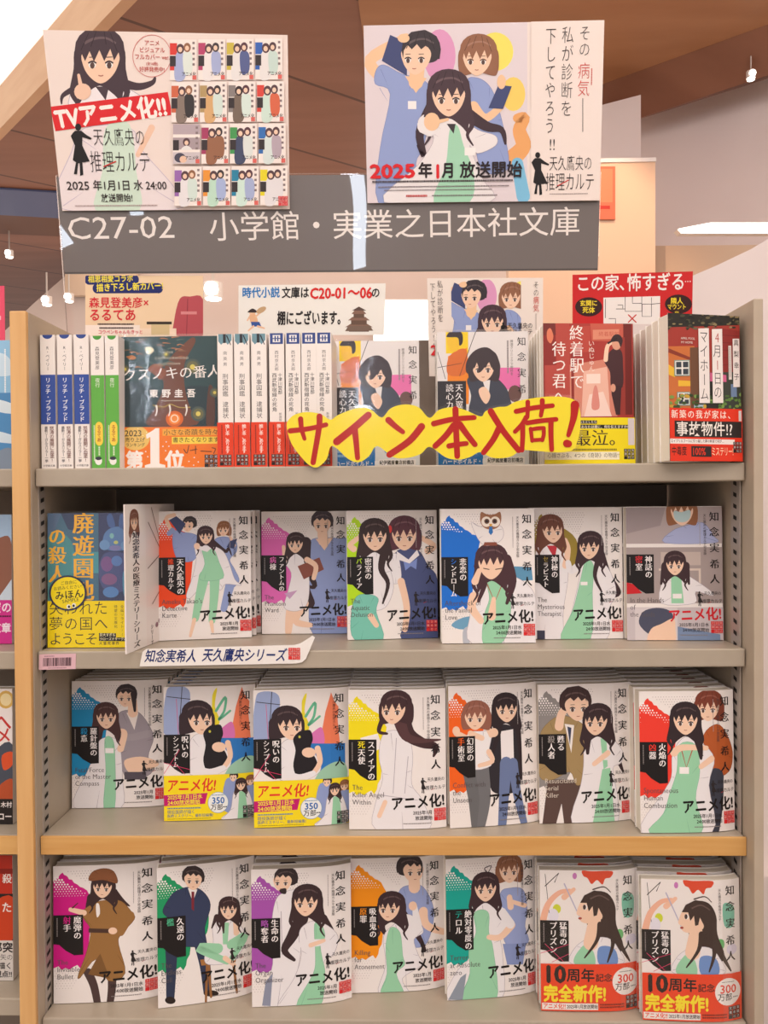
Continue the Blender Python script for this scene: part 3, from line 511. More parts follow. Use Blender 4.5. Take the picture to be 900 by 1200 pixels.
# white cover with paint blots, woman looking up, red band
def blot(key, quad, ox, oy):
    A = cover(key, quad, ZL); A.z(ZL[0]+ox/ZL[2], ZL[1]+oy/ZL[2], ZL[2])
    A.B([(195, 130), (230, 132), (305, 132), (300, 155), (280, 160), (270, 182), (250, 165), (230, 180), (215, 158), (200, 150)], '#dc4a2c'); A.E(103, 275, 15, 18, '#cfd83a'); A.B([(345, 220), (385, 225), (392, 260), (385, 305), (350, 300)], '#79c0a8'); A.E(335, 368, 15, 20, '#67b46c'); A.E(168, 150, 8, 12, '#c77ab8'); A.E(90, 300, 20, 26, '#e4e0ea'); A.E(380, 390, 22, 20, '#ddd6e6')
    A.T([(60, 190), (110, 140), (95, 175)], 3, 3, '#2a2226', smooth=False); A.T([(60, 145), (75, 290)], 2, 2, '#2a2226'); A.T([(50, 330), (70, 260), (110, 215), (150, 205)], 26, 14, '#eeb59a'); A.T([(130, 230), (165, 200)], 22, 14, '#f0bfa4'); A.T([(130, 180), (185, 300)], 5, 4, '#b9b4cc')
    HC = '#3a2925'; A.T([(300, 320), (335, 400), (375, 470)], 34, 6, HC)
    A.B([(205, 300), (208, 240), (240, 207), (290, 215), (318, 262), (322, 330), (350, 410), (325, 440), (280, 430), (240, 425), (215, 430), (225, 370)], HC)
    A.B([(165, 425), (215, 385), (290, 380), (330, 420), (345, 480), (160, 480)], COAT, LN); A.B([(175, 440), (220, 400), (245, 480), (170, 480)], SCR); A.B([(255, 420), (290, 410), (322, 430), (325, 480), (260, 480)], '#6f93cd'); A.T([(242, 315), (228, 400)], 46, 56, SK)
    A.B([(182, 264), (196, 240), (228, 230), (262, 258), (266, 300), (244, 326), (216, 327), (197, 323), (187, 313), (190, 303), (175, 291)], SK); A.E(188, 308, 7, 5, '#a84a40', 8)
    A.P([(188, 250), (203, 222), (240, 203), (288, 213), (314, 260), (306, 345), (284, 340), (272, 300), (256, 268), (250, 296), (238, 300), (234, 262), (220, 282), (212, 250)], HC); A.E(206, 266, 9, 11, '#f6efec', 8); A.E(204, 266, 6, 10, '#4a3634', 8); A.E(262, 300, 9, 13, SK, 8)
    A.T([(262, 330), (250, 390), (205, 455)], 22, 5, HC); A.T([(300, 330), (310, 400), (290, 470)], 26, 5, HC); A.T([(235, 200), (275, 190), (300, 210)], 5, 3, HC); A.T([(225, 235), (260, 222), (295, 240)], 6, 4, mixc(HC, '#e8c8c0', .22), caps=False)
    base_cover(A, '#dd3a6c', '猛毒の', 'プリズン', (), None, D2, ad=False); A.mm(); A.tx('天久鷹央の推理カルテ', 82, 9, 3.4, '#4a4244', v=True); A.T([(0, 88), (30, 78)], .5, .5, '#dd3a6c'); A.T([(5, 78), (24, 96)], .5, .5, '#dd3a6c'); A.T([(12, 97), (30, 88)], .5, .5, '#dd3a6c')
    return A
blot('blot_a', ((632.4, 1020.4), (745.4, 1020), (748.5, 1181.6), (634, 1184.4)), 0, 0)
blot('blot_b', ((752, 1032), (869, 1031), (870, 1194.7), (753, 1195)), 387, 36)
def blotband():
    A = Art(105, 50, '#e8431d')
    A.tx('10', 2, -2, 25, '#2a1a16', wt=.05, sx=.98); A.tx('周年', 27, 4.5, 15, '#2a1a16', wt=.03); A.tx('記念', 57.5, 10, 9, '#2a1a16', wt=.02)
    A.tx('完全新作!', 2.5, 22, 19, '#f7df2e', wt=.05, sx=.82)
    A.R(1, 41.5, 60, 48.5, '#f1e9e4'); A.tx('アニメ化!!', 2, 41.8, 6.2, '#e8431d', wt=.03, sx=.85); A.tx('2025年1月放送開始', 27, 42.6, 4.8, '#2c2224', wt=.02, sx=.8); A.fine(62, 41.5, 26, 5.5, '#7a2412', 2)
    A.E(90, 19, 14.5, 14.5, '#f1ebe6', 26); A.tx('300', 90, 9.5, 12.5, '#e0402a', wt=.02, al='c'); A.tx('万部', 86.5, 20.5, 8.2, '#3a3030', wt=.01, al='c'); A.fine(83, 8, 14, 1.3, '#777'); A.fine(95.5, 24, 6, 2, '#777')
    logo(A, 90, 34.5, 13.5, '#191617'); return A
# ------------------------------------------------------------------ other printed faces
OA = {}
def camphor():
    z = (130, 380, 6.43); A = Art(105, 148, '#2c4749', quad=((141.5, 394), (255, 396), (255, 548), (141.5, 548))); A.z(*z)
    A.B([(80, 480), (250, 430), (400, 520), (600, 470), (810, 520), (810, 760), (70, 760)], '#263a3f')
    A.B([(620, 110), (640, 150), (560, 300), (560, 480), (600, 640), (650, 760), (280, 760), (330, 640), (400, 480), (390, 380), (450, 260), (540, 170)], '#6e4230'); A.B([(280, 340), (340, 300), (420, 360), (380, 420), (320, 370)], '#8a4f36'); A.B([(740, 480), (780, 520), (780, 760), (720, 760)], '#5a3a2e')
    r = random.Random(3)
    for i in range(26):
        x, y = r.uniform(100, 520), r.uniform(95, 330); A.T([(x, y), (x+20, y-8+r.random()*10), (x+52, y+r.uniform(-4, 14))], 10, 3, r.choice(['#a5684a', '#8f6a4e', '#b97a52', '#4f6b62']))
    A.B([(130, 250), (160, 230), (195, 250), (165, 265)], '#b8743f'); A.B([(262, 180), (300, 170), (330, 195), (305, 225), (275, 220)], '#e8dfc0')
    for x, y, q in ((660, 680, 40), (110, 335, 26), (620, 330, 44), (785, 525, 26), (420, 230, 24)): A.E(x, y, q*1.4, q*1.4, '#4a5750'); A.E(x, y, q, q, '#6b6a48'); A.E(x, y, q*.45, q*.45, '#d8c860')
    A.E(482, 715, 66, 60, '#d9661f', 20); A.E(482, 715, 44, 42, '#ee8a34', 20); A.ring(482, 712, 26, 1.2, '#f6e0c4')
    A.T([(320, 610), (400, 625), (450, 605), (520, 630), (600, 630)], 7, 7, '#b59a4a')
    for x in (345, 445, 570): A.T([(x, 615), (x+5, 650), (x-6, 690)], 14, 8, '#eae2d4')
    A.tx('クスノキの番人', 92, 330, 101, '#f0eae2', min_=.012, wt=-.004, rot=2, sx=1.0); A.tx('東野圭吾', 292, 490, 66, '#f2ece6', wt=.03, pitch=1.36)
    A.tx('THE', 425, 205, 22, '#cfc4ac', pitch=1.2); A.tx('CAMPHORWOOD', 335, 245, 26, '#cfc4ac', pitch=1.15); A.tx('CUSTODIAN', 365, 288, 24, '#cfc4ac', pitch=1.15); A.fine(380, 572, 180, 12, '#b8ad98')
    return A
def camphorband():
    A = Art(105, 46, '#ef7a18', quad=((141.5, 497), (255, 497), (255, 547), (141.5, 547))); A.z(130, 380, 6.43)
    A.E(188, 838, 108, 96, '#e8c164', 26); A.tx('2023', 105, 765, 68, '#2d2416', wt=.01, sx=.98); A.tx('売り上げ', 108, 832, 40, '#2d2416', wt=.01, sx=.95); A.tx('ランキング', 112, 876, 32, '#2d2416', wt=.01, sx=.92)
    A.tx('第', 112, 938, 150, '#f6efe8', wt=.05, sx=.92); A.tx('位', 408, 938, 160, '#f6efe8', wt=.05, sx=.95)
    A.P([(318, 780), (340, 762), (368, 762), (368, 1040), (412, 1052), (412, 1080), (258, 1080), (258, 1052), (300, 1040), (300, 830), (272, 845), (268, 810)], '#f6efe8')
    A.R(392, 768, 812, 822, '#efa93c'); A.R(462, 832, 812, 888, '#f3d64a'); A.tx('小さな奇蹟を時々', 400, 770, 52, '#2d2416', wt=-.003); A.tx('書きたくなります', 468, 834, 44, '#2d2416', wt=.005)
    A.T([(552, 930), (575, 960), (590, 900)], 7, 6, '#4c2c18'); A.T([(600, 940), (650, 930)], 6, 6, '#4c2c18'); A.T([(640, 905), (640, 965)], 6, 6, '#4c2c18'); A.T([(680, 945), (760, 950)], 7, 6, '#4c2c18'); A.T([(765, 920), (790, 930), (775, 965)], 6, 6, '#4c2c18')
    A.dots([A.m(x, y)+(.8,) for x, y in ((420, 870), (395, 905), (440, 905), (415, 940), (265, 945), (280, 985), (590, 1025), (630, 995), (660, 1030), (625, 1055))], '#f6efe8')
    a, b = A.m(703, 972); A.mm(); logo(A, 91, b, 15, '#1f1a18'); return A
def suitbook(key, quad, z):     # white cover, man in a dark suit below an orange picture
    A = Art(105, 148, '#e6e0de', quad=quad); A.z(380, 380, 6.43)
    A.q = ((388, 400), (492, 400), (492, 548), (388, 548))
    A.R(115, 128, 280, 280, '#f2d11c'); A.P([(130, 300), (270, 240), (285, 440), (280, 640), (120, 640)], '#ef8a1d'); A.B([(130, 320), (190, 260), (260, 250), (270, 330), (250, 430), (130, 430)], '#d96f2c'); A.B([(125, 190), (150, 140), (200, 140), (225, 190), (200, 260), (150, 262)], '#f0c22c'); A.B([(120, 160), (150, 125), (230, 130), (240, 200), (215, 225), (205, 170), (150, 165)], '#33292c')
    A.T([(335, 130), (215, 440)], 5, 4, '#2a2226'); A.T([(55, 270), (110, 460)], 4, 4, '#2a2226'); A.T([(50, 380), (230, 350)], 4, 3, '#2a2226')
    A.P([(495, 385), (660, 385), (660, 540), (495, 540)], '#e873b0'); A.E(620, 570, 50, 60, '#6b4a44')
    A.B([(270, 470), (330, 440), (460, 445), (550, 520), (580, 600), (590, 720), (300, 720), (300, 580)], '#3d4150', '#262a36'); A.P([(385, 480), (440, 470), (425, 600)], '#ece6e4'); A.B([(355, 540), (400, 520), (440, 580), (410, 640), (370, 600)], SK)
    A.head(395, 375, 235, '#3c2f33', 'bob', -.15); A.B([(270, 330), (330, 260), (420, 240), (490, 300), (515, 390), (460, 400), (440, 340), (360, 420), (350, 330), (300, 420), (262, 410)], '#3c2f33')
    A.mm(); A.R(0, 54, 33, 100, '#2a2629'); A.tx('天久翼の', 25, 57, 9.3, '#f2ecea', v=True, min_=.018, wt=-.006); A.tx('読心カルテ', 14, 57, 9.3, '#f2ecea', v=True, min_=.018, wt=-.006)
    for i, ch in enumerate('知念実希人'): A.tx(ch, 97.5, (6, 23, 40.5, 58.5, 75)[i], 10.5, '#1a1517', v=True, min_=.012, wt=-.008)
    A.tx('神酒クリニックで乾杯を', 86, 9, 3.6, '#77706e', v=True); A.fine(80, 10, 3, 36, '#9a9092', 1, True)
    A.R(0, 122, 52, 148, '#2577c0'); A.R(52, 122, 105, 148, '#dfe3e6'); A.fine(5, 126, 40, 10, '#9cc8ec', 2); A.tx('ハードボイルド・医', 5, 139.5, 6.4, '#f2f2f2', wt=.03, sx=.9); A.R(56, 138, 100, 147, '#f2efec'); A.tx('紀伊國屋書店前橋店', 57, 139, 5.4, '#222', wt=.03, sx=.85); A.E(66, 128, 3, 3, '#5f9fd8'); OA[key] = A; return A
def station():
    A = Art(100, 158, '#a8372f', quad=((638, 378), (743.5, 381.7), (743.5, 546), (638, 546))); A.z(620, 360, 6.157)
    A.R(110, 105, 200, 800, '#8d2c26'); A.R(110, 105, 300, 200, '#742b26'); A.P([(200, 110), (300, 110), (300, 800), (220, 800)], '#b3473c'); A.R(300, 140, 450, 330, '#b8463a'); A.P([(450, 110), (690, 120), (690, 260), (460, 250)], '#c25a48'); A.R(470, 170, 660, 240, '#d88a70'); A.tx('終着駅前', 510, 182, 38, '#c05a48')
    A.P([(300, 420), (600, 380), (640, 800), (280, 800)], '#d28470'); A.P([(400, 470), (570, 440), (590, 800), (380, 800)], '#e9b7a4'); A.P([(440, 640), (540, 620), (600, 800), (400, 800)], '#f2d4c8'); A.R(420, 490, 520, 560, '#f4dcd0'); A.R(120, 420, 300, 660, '#b4483e'); A.R(150, 640, 300, 800, '#c8655a'); A.R(310, 330, 330, 800, '#8e2e28')
    A.R(690, 120, 750, 790, '#6f221e'); A.R(660, 230, 700, 790, '#97362e'); A.B([(140, 170), (165, 150), (185, 210), (165, 260), (140, 230)], '#dd7c5c')
    A.B([(470, 600), (490, 575), (505, 640), (510, 740), (455, 740)], '#d98c80')
    A.B([(575, 350), (620, 310), (675, 330), (685, 430), (680, 590), (600, 590), (590, 480), (550, 400)], '#45262a'); A.P([(598, 580), (672, 580), (660, 790), (630, 790), (600, 640)], '#3c2226'); A.T([(560, 390), (575, 290), (620, 260)], 32, 24, SK); A.E(640, 275, 34, 46, '#d99e84'); A.B([(598, 260), (620, 215), (660, 210), (685, 250), (670, 300), (650, 260)], '#3a2426'); A.T([(580, 270), (640, 235)], 14, 10, '#2e1e22'); A.E(612, 595, 18, 30, '#d99e84')
    A.tx('終着駅で', 352, 130, 118, '#f6ece6', v=True, min_=.014, wt=-.006, sx=.9); A.tx('待つ君へ', 224, 245, 116, '#f6ece6', v=True, min_=.014, wt=-.006, sx=.9); A.tx('いぬじゅん', 458, 245, 46, '#f3ddd2', v=True, pitch=1.0)
    return A
def stationband():
    A = Art(100, 52, '#f0dc18', quad=((638, 489), (743.5, 488), (743.5, 546), (638, 546))); A.z(620, 360, 6.157)
    A.R(110, 812, 490, 838, '#211c16'); A.R(110, 845, 745, 874, '#211c16'); A.tx('もしも突然この世を去ったとしたら', 488, 812, 24, '#f4ecd8', wt=.02, al='r', sx=.9); A.tx('最後にあなたは誰に、何を伝えますか?', 715, 846, 27, '#f4ecd8', wt=.02, al='r', sx=.92)
    A.tx('一番最泣。', 700, 880, 132, '#3a2a1c', min_=.012, wt=-.004, al='r', pitch=1.0); A.fine(250, 1024, 400, 24, '#8a7a2c'); A.R(110, 1052, 650, 1112, '#f0ead0'); A.tx('心揺さぶる、4つの《奇跡》の物語!!', 130, 1060, 40, '#5a4e40', sx=.85)
    A.R(715, 795, 765, 1000, '#d8cfd0'); A.mm(); logo(A, 88, 35, 12, '#1f1a18'); return A
def house():
    A = Art(97, 156, '#2c2a24', quad=((785, 366), (869, 373), (869, 541), (785, 542))); A.z(775, 350, 5.712)
    A.R(50, 190, 550, 500, '#a23a30'); A.P([(380, 200), (550, 230), (550, 520), (380, 500)], '#8c2e2a')
    for i in range(5): A.T([(400, 250+i*50), (550, 265+i*48)], 4, 4, '#722522')
    A.R(55, 320, 230, 770, '#c8703a'); A.P([(55, 330), (210, 400), (210, 420), (55, 360)], '#8a3a28'); A.P([(55, 440), (100, 470), (100, 530), (55, 510)], '#e8b83a'); A.P([(120, 550), (200, 555), (200, 590), (120, 590)], '#e8b83a'); A.R(200, 330, 260, 760, '#6d4a34')
    r = random.Random(5)
    for i in range(90): x, y = r.uniform(50, 550), r.uniform(90, 205); A.E(x, y, r.uniform(6, 18), r.uniform(4, 10), r.choice(['#1f2320', '#37352a', '#4a4a36', '#6b6248', '#20241e', '#8f7f5a']), 7)
    for x, y, w, h in ((100, 420, 90, 95), (115, 635, 75, 80)): A.R(x-6, y-6, x+w+6, y+h+6, '#7fa39a'); A.R(x, y, x+w, y+h, '#e9e6e0'); [A.R(x+6+i*(w/2), y+6+j*(h/2), x+w/2-4+i*(w/2), y+h/2-4+j*(h/2), '#39424a') for i in (0, 1) for j in (0, 1)]
    A.R(410, 500, 550, 760, '#3b4038'); A.P([(330, 500), (440, 520), (440, 565), (330, 560)], '#d0628c'); A.R(470, 580, 510, 680, '#6f86a8'); A.R(220, 715, 300, 770, '#a8bcc8')
    for i in range(70): x, y = r.uniform(60, 545), r.uniform(650, 760); A.E(x, y, r.uniform(8, 18), r.uniform(6, 14), r.choice(['#4a6a34', '#5f8440', '#39502c', '#7a9a4c', '#c8a23c', '#33452a']), 7)
    A.R(255, 205, 325, 705, '#ece4e0'); A.R(345, 212, 415, 705, '#ece4e0'); A.R(485, 280, 530, 600, '#ece4e0'); A.R(455, 325, 475, 550, '#ddd4ce')
    A.tx('マイホーム', 290, 215, 92, '#2c2424', v=True, wt=-.008, sx=.8, pitch=1.04); A.tx('4月1日の', 380, 222, 92, '#2c2424', v=True, wt=-.008, sx=.8, pitch=1.0, acc=((0, 2), '#b03a30')); A.tx('真梨幸子', 508, 285, 46, '#3a3030', v=True, pitch=1.66, wt=.005); A.fine(460, 335, 10, 200, '#8a8080', 1, True)
    A.tx('APRIL FOOL', 138, 255, 22, '#e6ddd2'); A.tx('MY HOME', 138, 282, 22, '#e6ddd2'); return A
def houseband():
    A = Art(97, 56, '#e0371f', quad=((785, 482), (869, 482), (869, 541), (785, 542))); A.z(775, 350, 5.712)
    A.tx('新築の我が家は、', 66, 765, 58, '#f4e8dc', min_=.014, wt=.0, pitch=1.14, sx=1.0); A.R(518, 765, 540, 832, '#d8d0cc'); A.R(88, 836, 545, 940, '#2c2624'); A.tx('事故物件!?', 98, 838, 100, '#f4ece4', wt=.008, sx=.99, pitch=1.02)
    A.R(54, 952, 488, 984, '#efe6e0'); A.tx('エイプリルフールに引っ越した夢の新居で何が…', 62, 956, 22, '#4a3a38', wt=.01, sx=.9); A.tx('中毒度', 66, 1000, 62, '#2c1a16', wt=.01, sx=.66); A.R(196, 998, 330, 1066, '#2c2624'); A.tx('100%', 200, 998, 66, '#e0371f', wt=.02, sx=.78); A.tx('ミステリー!', 330, 1000, 62, '#f6c9a8', wt=.012, sx=.56)
    A.mm(); logo(A, 85, 35, 12, '#1f1a18'); return A
def park():
    A = Art(105, 150, '#4a6f86', quad=((51.3, 602), (158, 602), (158, 758.6), (52, 760))); A.z(40, 580, 5.625)
    A.P([(66, 120), (160, 120), (100, 260), (66, 300)], '#58718f'); A.B([(66, 290), (150, 250), (230, 330), (240, 500), (200, 700), (66, 700)], '#4c8d92'); A.R(225, 380, 400, 520, '#4f96a0'); A.P([(150, 120), (320, 120), (280, 250), (200, 230)], '#3d4a66'); A.R(400, 120, 640, 700, '#3f4767')
    A.B([(430, 330), (440, 260), (490, 220), (550, 220), (585, 280), (590, 340), (560, 370), (470, 370)], '#5c7fae'); A.B([(470, 215), (455, 150), (485, 130), (510, 210)], '#4c6596'); A.B([(535, 215), (545, 135), (580, 150), (570, 220)], '#4c6596'); A.E(440, 335, 34, 34, '#6c93bf'); A.E(575, 340, 30, 32, '#6c93bf'); A.E(515, 318, 15, 12, '#b9c27a'); A.E(488, 275, 14, 18, '#7fb6b8'); A.E(510, 355, 40, 18, '#7d7fb0')
    A.B([(430, 400), (520, 380), (600, 420), (610, 560), (560, 640), (440, 630), (400, 520)], '#505a86'); A.E(455, 460, 40, 50, '#7a5c8e'); A.E(520, 440, 36, 34, '#5e80b8'); A.E(470, 560, 52, 38, '#805f88'); A.E(480, 645, 52, 36, '#5b86bd'); A.B([(560, 520), (615, 480), (625, 640), (570, 680)], '#4f8fb0')
    A.tx('廃遊園地', 300, 118, 148, '#edb13c', v=True, min_=.03, wt=.0, pitch=1.0, sx=1.0); A.tx('の殺人', 128, 215, 124, '#edb13c', v=True, min_=.03, wt=.0, pitch=1.0, sx=1.0); return A
def parkband():
    A = Art(105, 52, '#f2d80e', quad=((52, 705), (158, 703), (158, 758.6), (52, 760))); A.z(40, 580, 5.625)
    A.tx('失われた', 76, 702, 100, '#2c2a26', wt=-.006, pitch=1.03); A.tx('夢の国へ', 76, 806, 98, '#2c2a26', wt=-.004, pitch=1.06); A.tx('ようこそ', 76, 910, 92, '#2c2a26', wt=-.002, pitch=.9)
    A.tx('全編リライト!!', 556, 722, 24, '#4a4428', v=True, pitch=1.1); A.tx('待望の文庫化', 514, 722, 24, '#4a4428', v=True, pitch=1.1); A.tx('衝撃の', 595, 830, 28, '#4a4428', v=True); A.tx('15', 584, 760, 60, '#2c2a26', wt=.03, sx=.7)
    A.R(404, 912, 515, 940, '#2c2a26'); A.tx('巨大すぎる', 408, 912, 24, '#f2e9c0', wt=.02, sx=.9); A.R(404, 940, 612, 965, '#2c2a26'); A.tx('クローズドサークル!', 408, 940, 23, '#f2e9c0', wt=.02, sx=.9); A.tx('大量死事件', 404, 968, 24, '#2c2a26', wt=.02, pitch=1.2); return A
def sticker():
    A = Art(44, 42, '#1d2340', quad=((53, 674), (98, 674), (98, 716), (53, 716))); A.z(40, 580, 5.625); A.bg = None
    A.E(200, 648, 124, 116, '#222a4c', 32); A.E(200, 648, 112, 105, '#f3dc10', 32); A.tx('ご自由に', 205, 566, 27, '#2a2a1e', al='c', rot=6); A.tx('お読みください!', 200, 598, 27, '#2a2a1e', al='c', rot=6, sx=.95); A.tx('みほん', 205, 628, 62, '#1c1c18', wt=.02, al='c', rot=6); A.tx('SAMPLE', 215, 680, 32, '#3a3a26', al='c', rot=8); A.E(205, 738, 14, 16, '#f4f2e6'); A.E(240, 730, 14, 16, '#f4f2e6'); A.E(208, 738, 8, 9, '#1c1c18'); A.E(238, 732, 8, 9, '#1c1c18'); return A
# ---- posters and cards, read in photo pixels
def workers(A, man=True):       # three hospital workers, poster size; zoom (420,20,4.286)
    A.E(410, 190, 80, 130, '#dd9cc4', 24); A.E(690, 170, 90, 95, '#f2e36a', 24); A.E(780, 380, 60, 85, '#f3d36c', 20); A.T([(800, 500), (835, 500), (810, 560), (830, 640), (780, 700)], 46, 90, '#e9a86a'); A.T([(800, 730), (830, 900)], 60, 70, '#7fc0e2')
    A.T([(240, 110), (60, 210), (130, 310)], 60, 60, '#f0c7a0'); A.B([(90, 260), (130, 235), (220, 280), (330, 310), (370, 400), (330, 640), (290, 730), (300, 930), (100, 930), (110, 650), (160, 380), (85, 330)], '#93a3d2', '#7482b6'); A.P([(235, 290), (290, 375), (345, 300)], '#f0c7a0'); A.T([(300, 240), (290, 320)], 70, 76, '#f0c7a0'); A.R(250, 415, 292, 455, '#f2eeee'); A.P([(160, 88), (245, 125), (245, 290), (118, 215)], '#434c78')
    A.head(315, 185, 215, '#3d363c', 'short', -.7); A.E(228, 105, 30, 22, '#f0c7a0')
    A.B([(545, 320), (600, 300), (660, 340), (700, 430), (740, 600), (750, 760), (620, 760), (570, 500)], '#93a3d2', '#7482b6'); A.T([(580, 440), (640, 500), (720, 440)], 50, 34, '#f0c7a0'); A.head(605, 195, 205, '#94664e', 'bob', -.2); A.P([(705, 335), (772, 342), (728, 455), (655, 450)], '#434c78'); A.E(720, 320, 22, 36, '#f0c7a0')
    A.T([(380, 420), (310, 570), (330, 690), (300, 640)], 60, 12, '#42323a'); A.T([(520, 460), (640, 540), (720, 560), (740, 630)], 70, 12, '#42323a')
    A.B([(340, 480), (440, 500), (500, 490), (600, 560), (690, 590), (690, 640), (600, 680), (560, 640), (620, 800), (660, 930), (130, 930), (300, 740), (380, 600), (300, 530)], '#eae5e6', LN); A.B([(460, 560), (500, 540), (530, 640), (580, 780), (560, 930), (380, 930), (440, 740)], '#a3d6b8'); A.P([(445, 530), (490, 530), (480, 580)], '#3d363c'); A.R(535, 650, 590, 690, '#f4f0ee')
    A.head(455, 385, 235, '#4a3840', 'long', 0); A.T([(340, 540), (360, 560)], 90, 70, '#eae5e6'); A.E(370, 520, 40, 46, '#f0c7a0'); A.T([(400, 520), (450, 508)], 20, 14, '#f0c7a0')
def poster_a():
    A = Art(287, 208, '#ecddd5', quad=((50, 35), (337, 41), (339.5, 245), (73, 247))); A.z(40, 20, 5)
    A.B([(150, 1120), (220, 780), (300, 640), (560, 640), (640, 780), (840, 1020), (820, 1130)], '#eadfe0', '#c9bccb', 1); A.B([(420, 640), (560, 620), (600, 900), (620, 1130), (360, 1130), (400, 900)], '#cfe4d2'); A.T([(690, 640), (610, 800)], 40, 30, '#eec7ae')
    A.T([(260, 400), (170, 450), (160, 500)], 40, 8, '#46363e'); A.T([(470, 360), (600, 400), (690, 380), (710, 350)], 60, 14, '#46363e'); A.B([(220, 420), (300, 370), (420, 390), (520, 400), (640, 470), (640, 560), (240, 560)], '#efe8ea', LN, .8); A.P([(360, 400), (440, 400), (420, 480)], '#4a3c44'); A.head(385, 235, 320, '#46363e', 'long', .1); A.E(285, 430, 50, 48, '#eec7ae'); A.T([(275, 400), (262, 335)], 26, 18, '#eec7ae')
    A.part = 'lettering'
    A.P([(92, 518), (785, 432), (812, 565), (125, 660)], '#d9262c'); A.tx('TVアニメ化!!', 108, 522, 138, '#f6eee8', wt=.05, rot=7, sx=.87)
    A.ring(692, 225, 112, .6, '#d0605c', 36, 120)
    for t, y, s in (('アニメ', 134, 34), ('ビジュアル', 174, 34), ('フルカバー ver.', 214, 34), ('(全16冊)', 258, 22), ('好評発売中!', 286, 32)): A.tx(t, 692, y, s, '#c2524e', wt=.01, al='c', sx=.9)
    emblem(A, 215, 615, 310); A.tx('天久鷹央の', 340, 640, 112, '#2c2426', wt=-.012, sx=.57); A.tx('推理カルテ', 320, 772, 140, '#2c2426', wt=-.012, sx=.54); A.T([(410, 870), (480, 840)], 7, 7, '#c8342f')
    A.tx('2025', 186, 948, 70, '#332a2a', wt=.014, sx=1.04); A.tx('年1月1日 水 24:00', 342, 950, 66, '#332a2a', wt=.014, sx=.9); A.tx('放送開始!', 392, 1032, 52, '#332a2a', wt=.012, sx=.9); A.fine(240, 1100, 520, 12, '#b09c9c')
    A.part = 'thumbnail_grid'
    CO = ['#d8403a', '#b8486e', '#cdb94e', '#3a66b8', '#cf6a4a', '#b59a6a', '#8a8280', '#d84a40', None, '#a84266', '#4a9a58', '#3a72b8', '#9a6ab0', '#e8963c', '#2f86a8', '#e8d82e']
    F = [('#a8b2d8', '#dfe8e0'), ('#ece6e4', '#a8b2d8'), ('#e8e4e2', '#5a6494'), ('#e8e4e2', '#c8dcd4'), ('#8a7a70', '#3a3638'), ('#d8ac78', '#d4e4dc'), ('#7a6a5e', '#d8e8e0'), ('#cfe4d8', '#d86a4c'), None, ('#9a6a50', '#9a6a50'), ('#48506c', '#dfe4e0'), ('#d8e4e0', '#b8a8b4'), ('#e8e4e6', '#d4e4dc'), ('#bfe0cc', '#a8b6dc'), ('#d0e8dc', '#a8b4d8'), ('#e4e0e2', '#e4e0e2')]
    for n in range(16):
        i, j = n % 4, n//4; x, y = 50+i*174+j*11, 85+j*257+(0 if j < 3 else 6)-i*1; w, h = 164, 243
        A.z(190, 30, 5.22); A.R(x-2, y-2, x+w+2, y+h+2, '#e4d3cc'); A.R(x, y, x+w, y+h, '#f2e8e2')
        if CO[n]: A.R(x, y+22, x+44, y+h*.38, CO[n]); A.R(x, y+h*.66, x+38, y+h*.76, CO[n])
        if F[n]:
            a, b = F[n]
            A.B([(x+34, y+100), (x+60, y+75), (x+92, y+95), (x+100, y+150), (x+88, y+h-5), (x+30, y+h-5)], a); A.B([(x+80, y+90), (x+108, y+70), (x+135, y+90), (x+140, y+160), (x+128, y+h-40), (x+88, y+h-40)], b)
            A.E(x+64, y+56, 24, 30, '#5a4248' if n != 6 else '#3c3032'); A.E(x+63, y+60, 13, 16, '#f0cdb4'); A.E(x+106, y+48, 22, 28, ['#96684e', '#463c40', '#5c3c46', '#5a4248'][n % 4]); A.E(x+105, y+52, 12, 15, '#f0cdb4')
        else: A.R(x, y, x+w, y+62, '#b9a9b0'); A.R(x, y+82, x+w, y+155, '#ad9da2'); A.E(x+82, y+110, 22, 26, '#5a4248'); A.E(x+82, y+114, 12, 14, '#f0cdb4'); A.B([(x+50, y+155), (x+82, y+130), (x+115, y+155)], '#e8e4e2'); A.R(x, y+172, x+w, y+h, '#cfc4c8'); A.E(x+42, y+206, 34, 30, '#4c4a5a'); A.E(x+62, y+216, 22, 22, '#eac4aa')
        A.R(x, y+h*.4, x+36, y+h*.66, '#3c3436')
        for q in range(5): A.R(x+138, y+14+q*32, x+152, y+28+q*32, '#8a7a7a')
        A.tx('アニメ化', x+72, y+h-50, 28, '#3a2e30', wt=.02, sx=.8); A.R(x+w-26, y+h-28, x+w-2, y+h-2, '#dc6a62')
    A.mm(); A.part = 'lettering'; logo(A, 273.5, 193, 12, '#d8434a'); return A
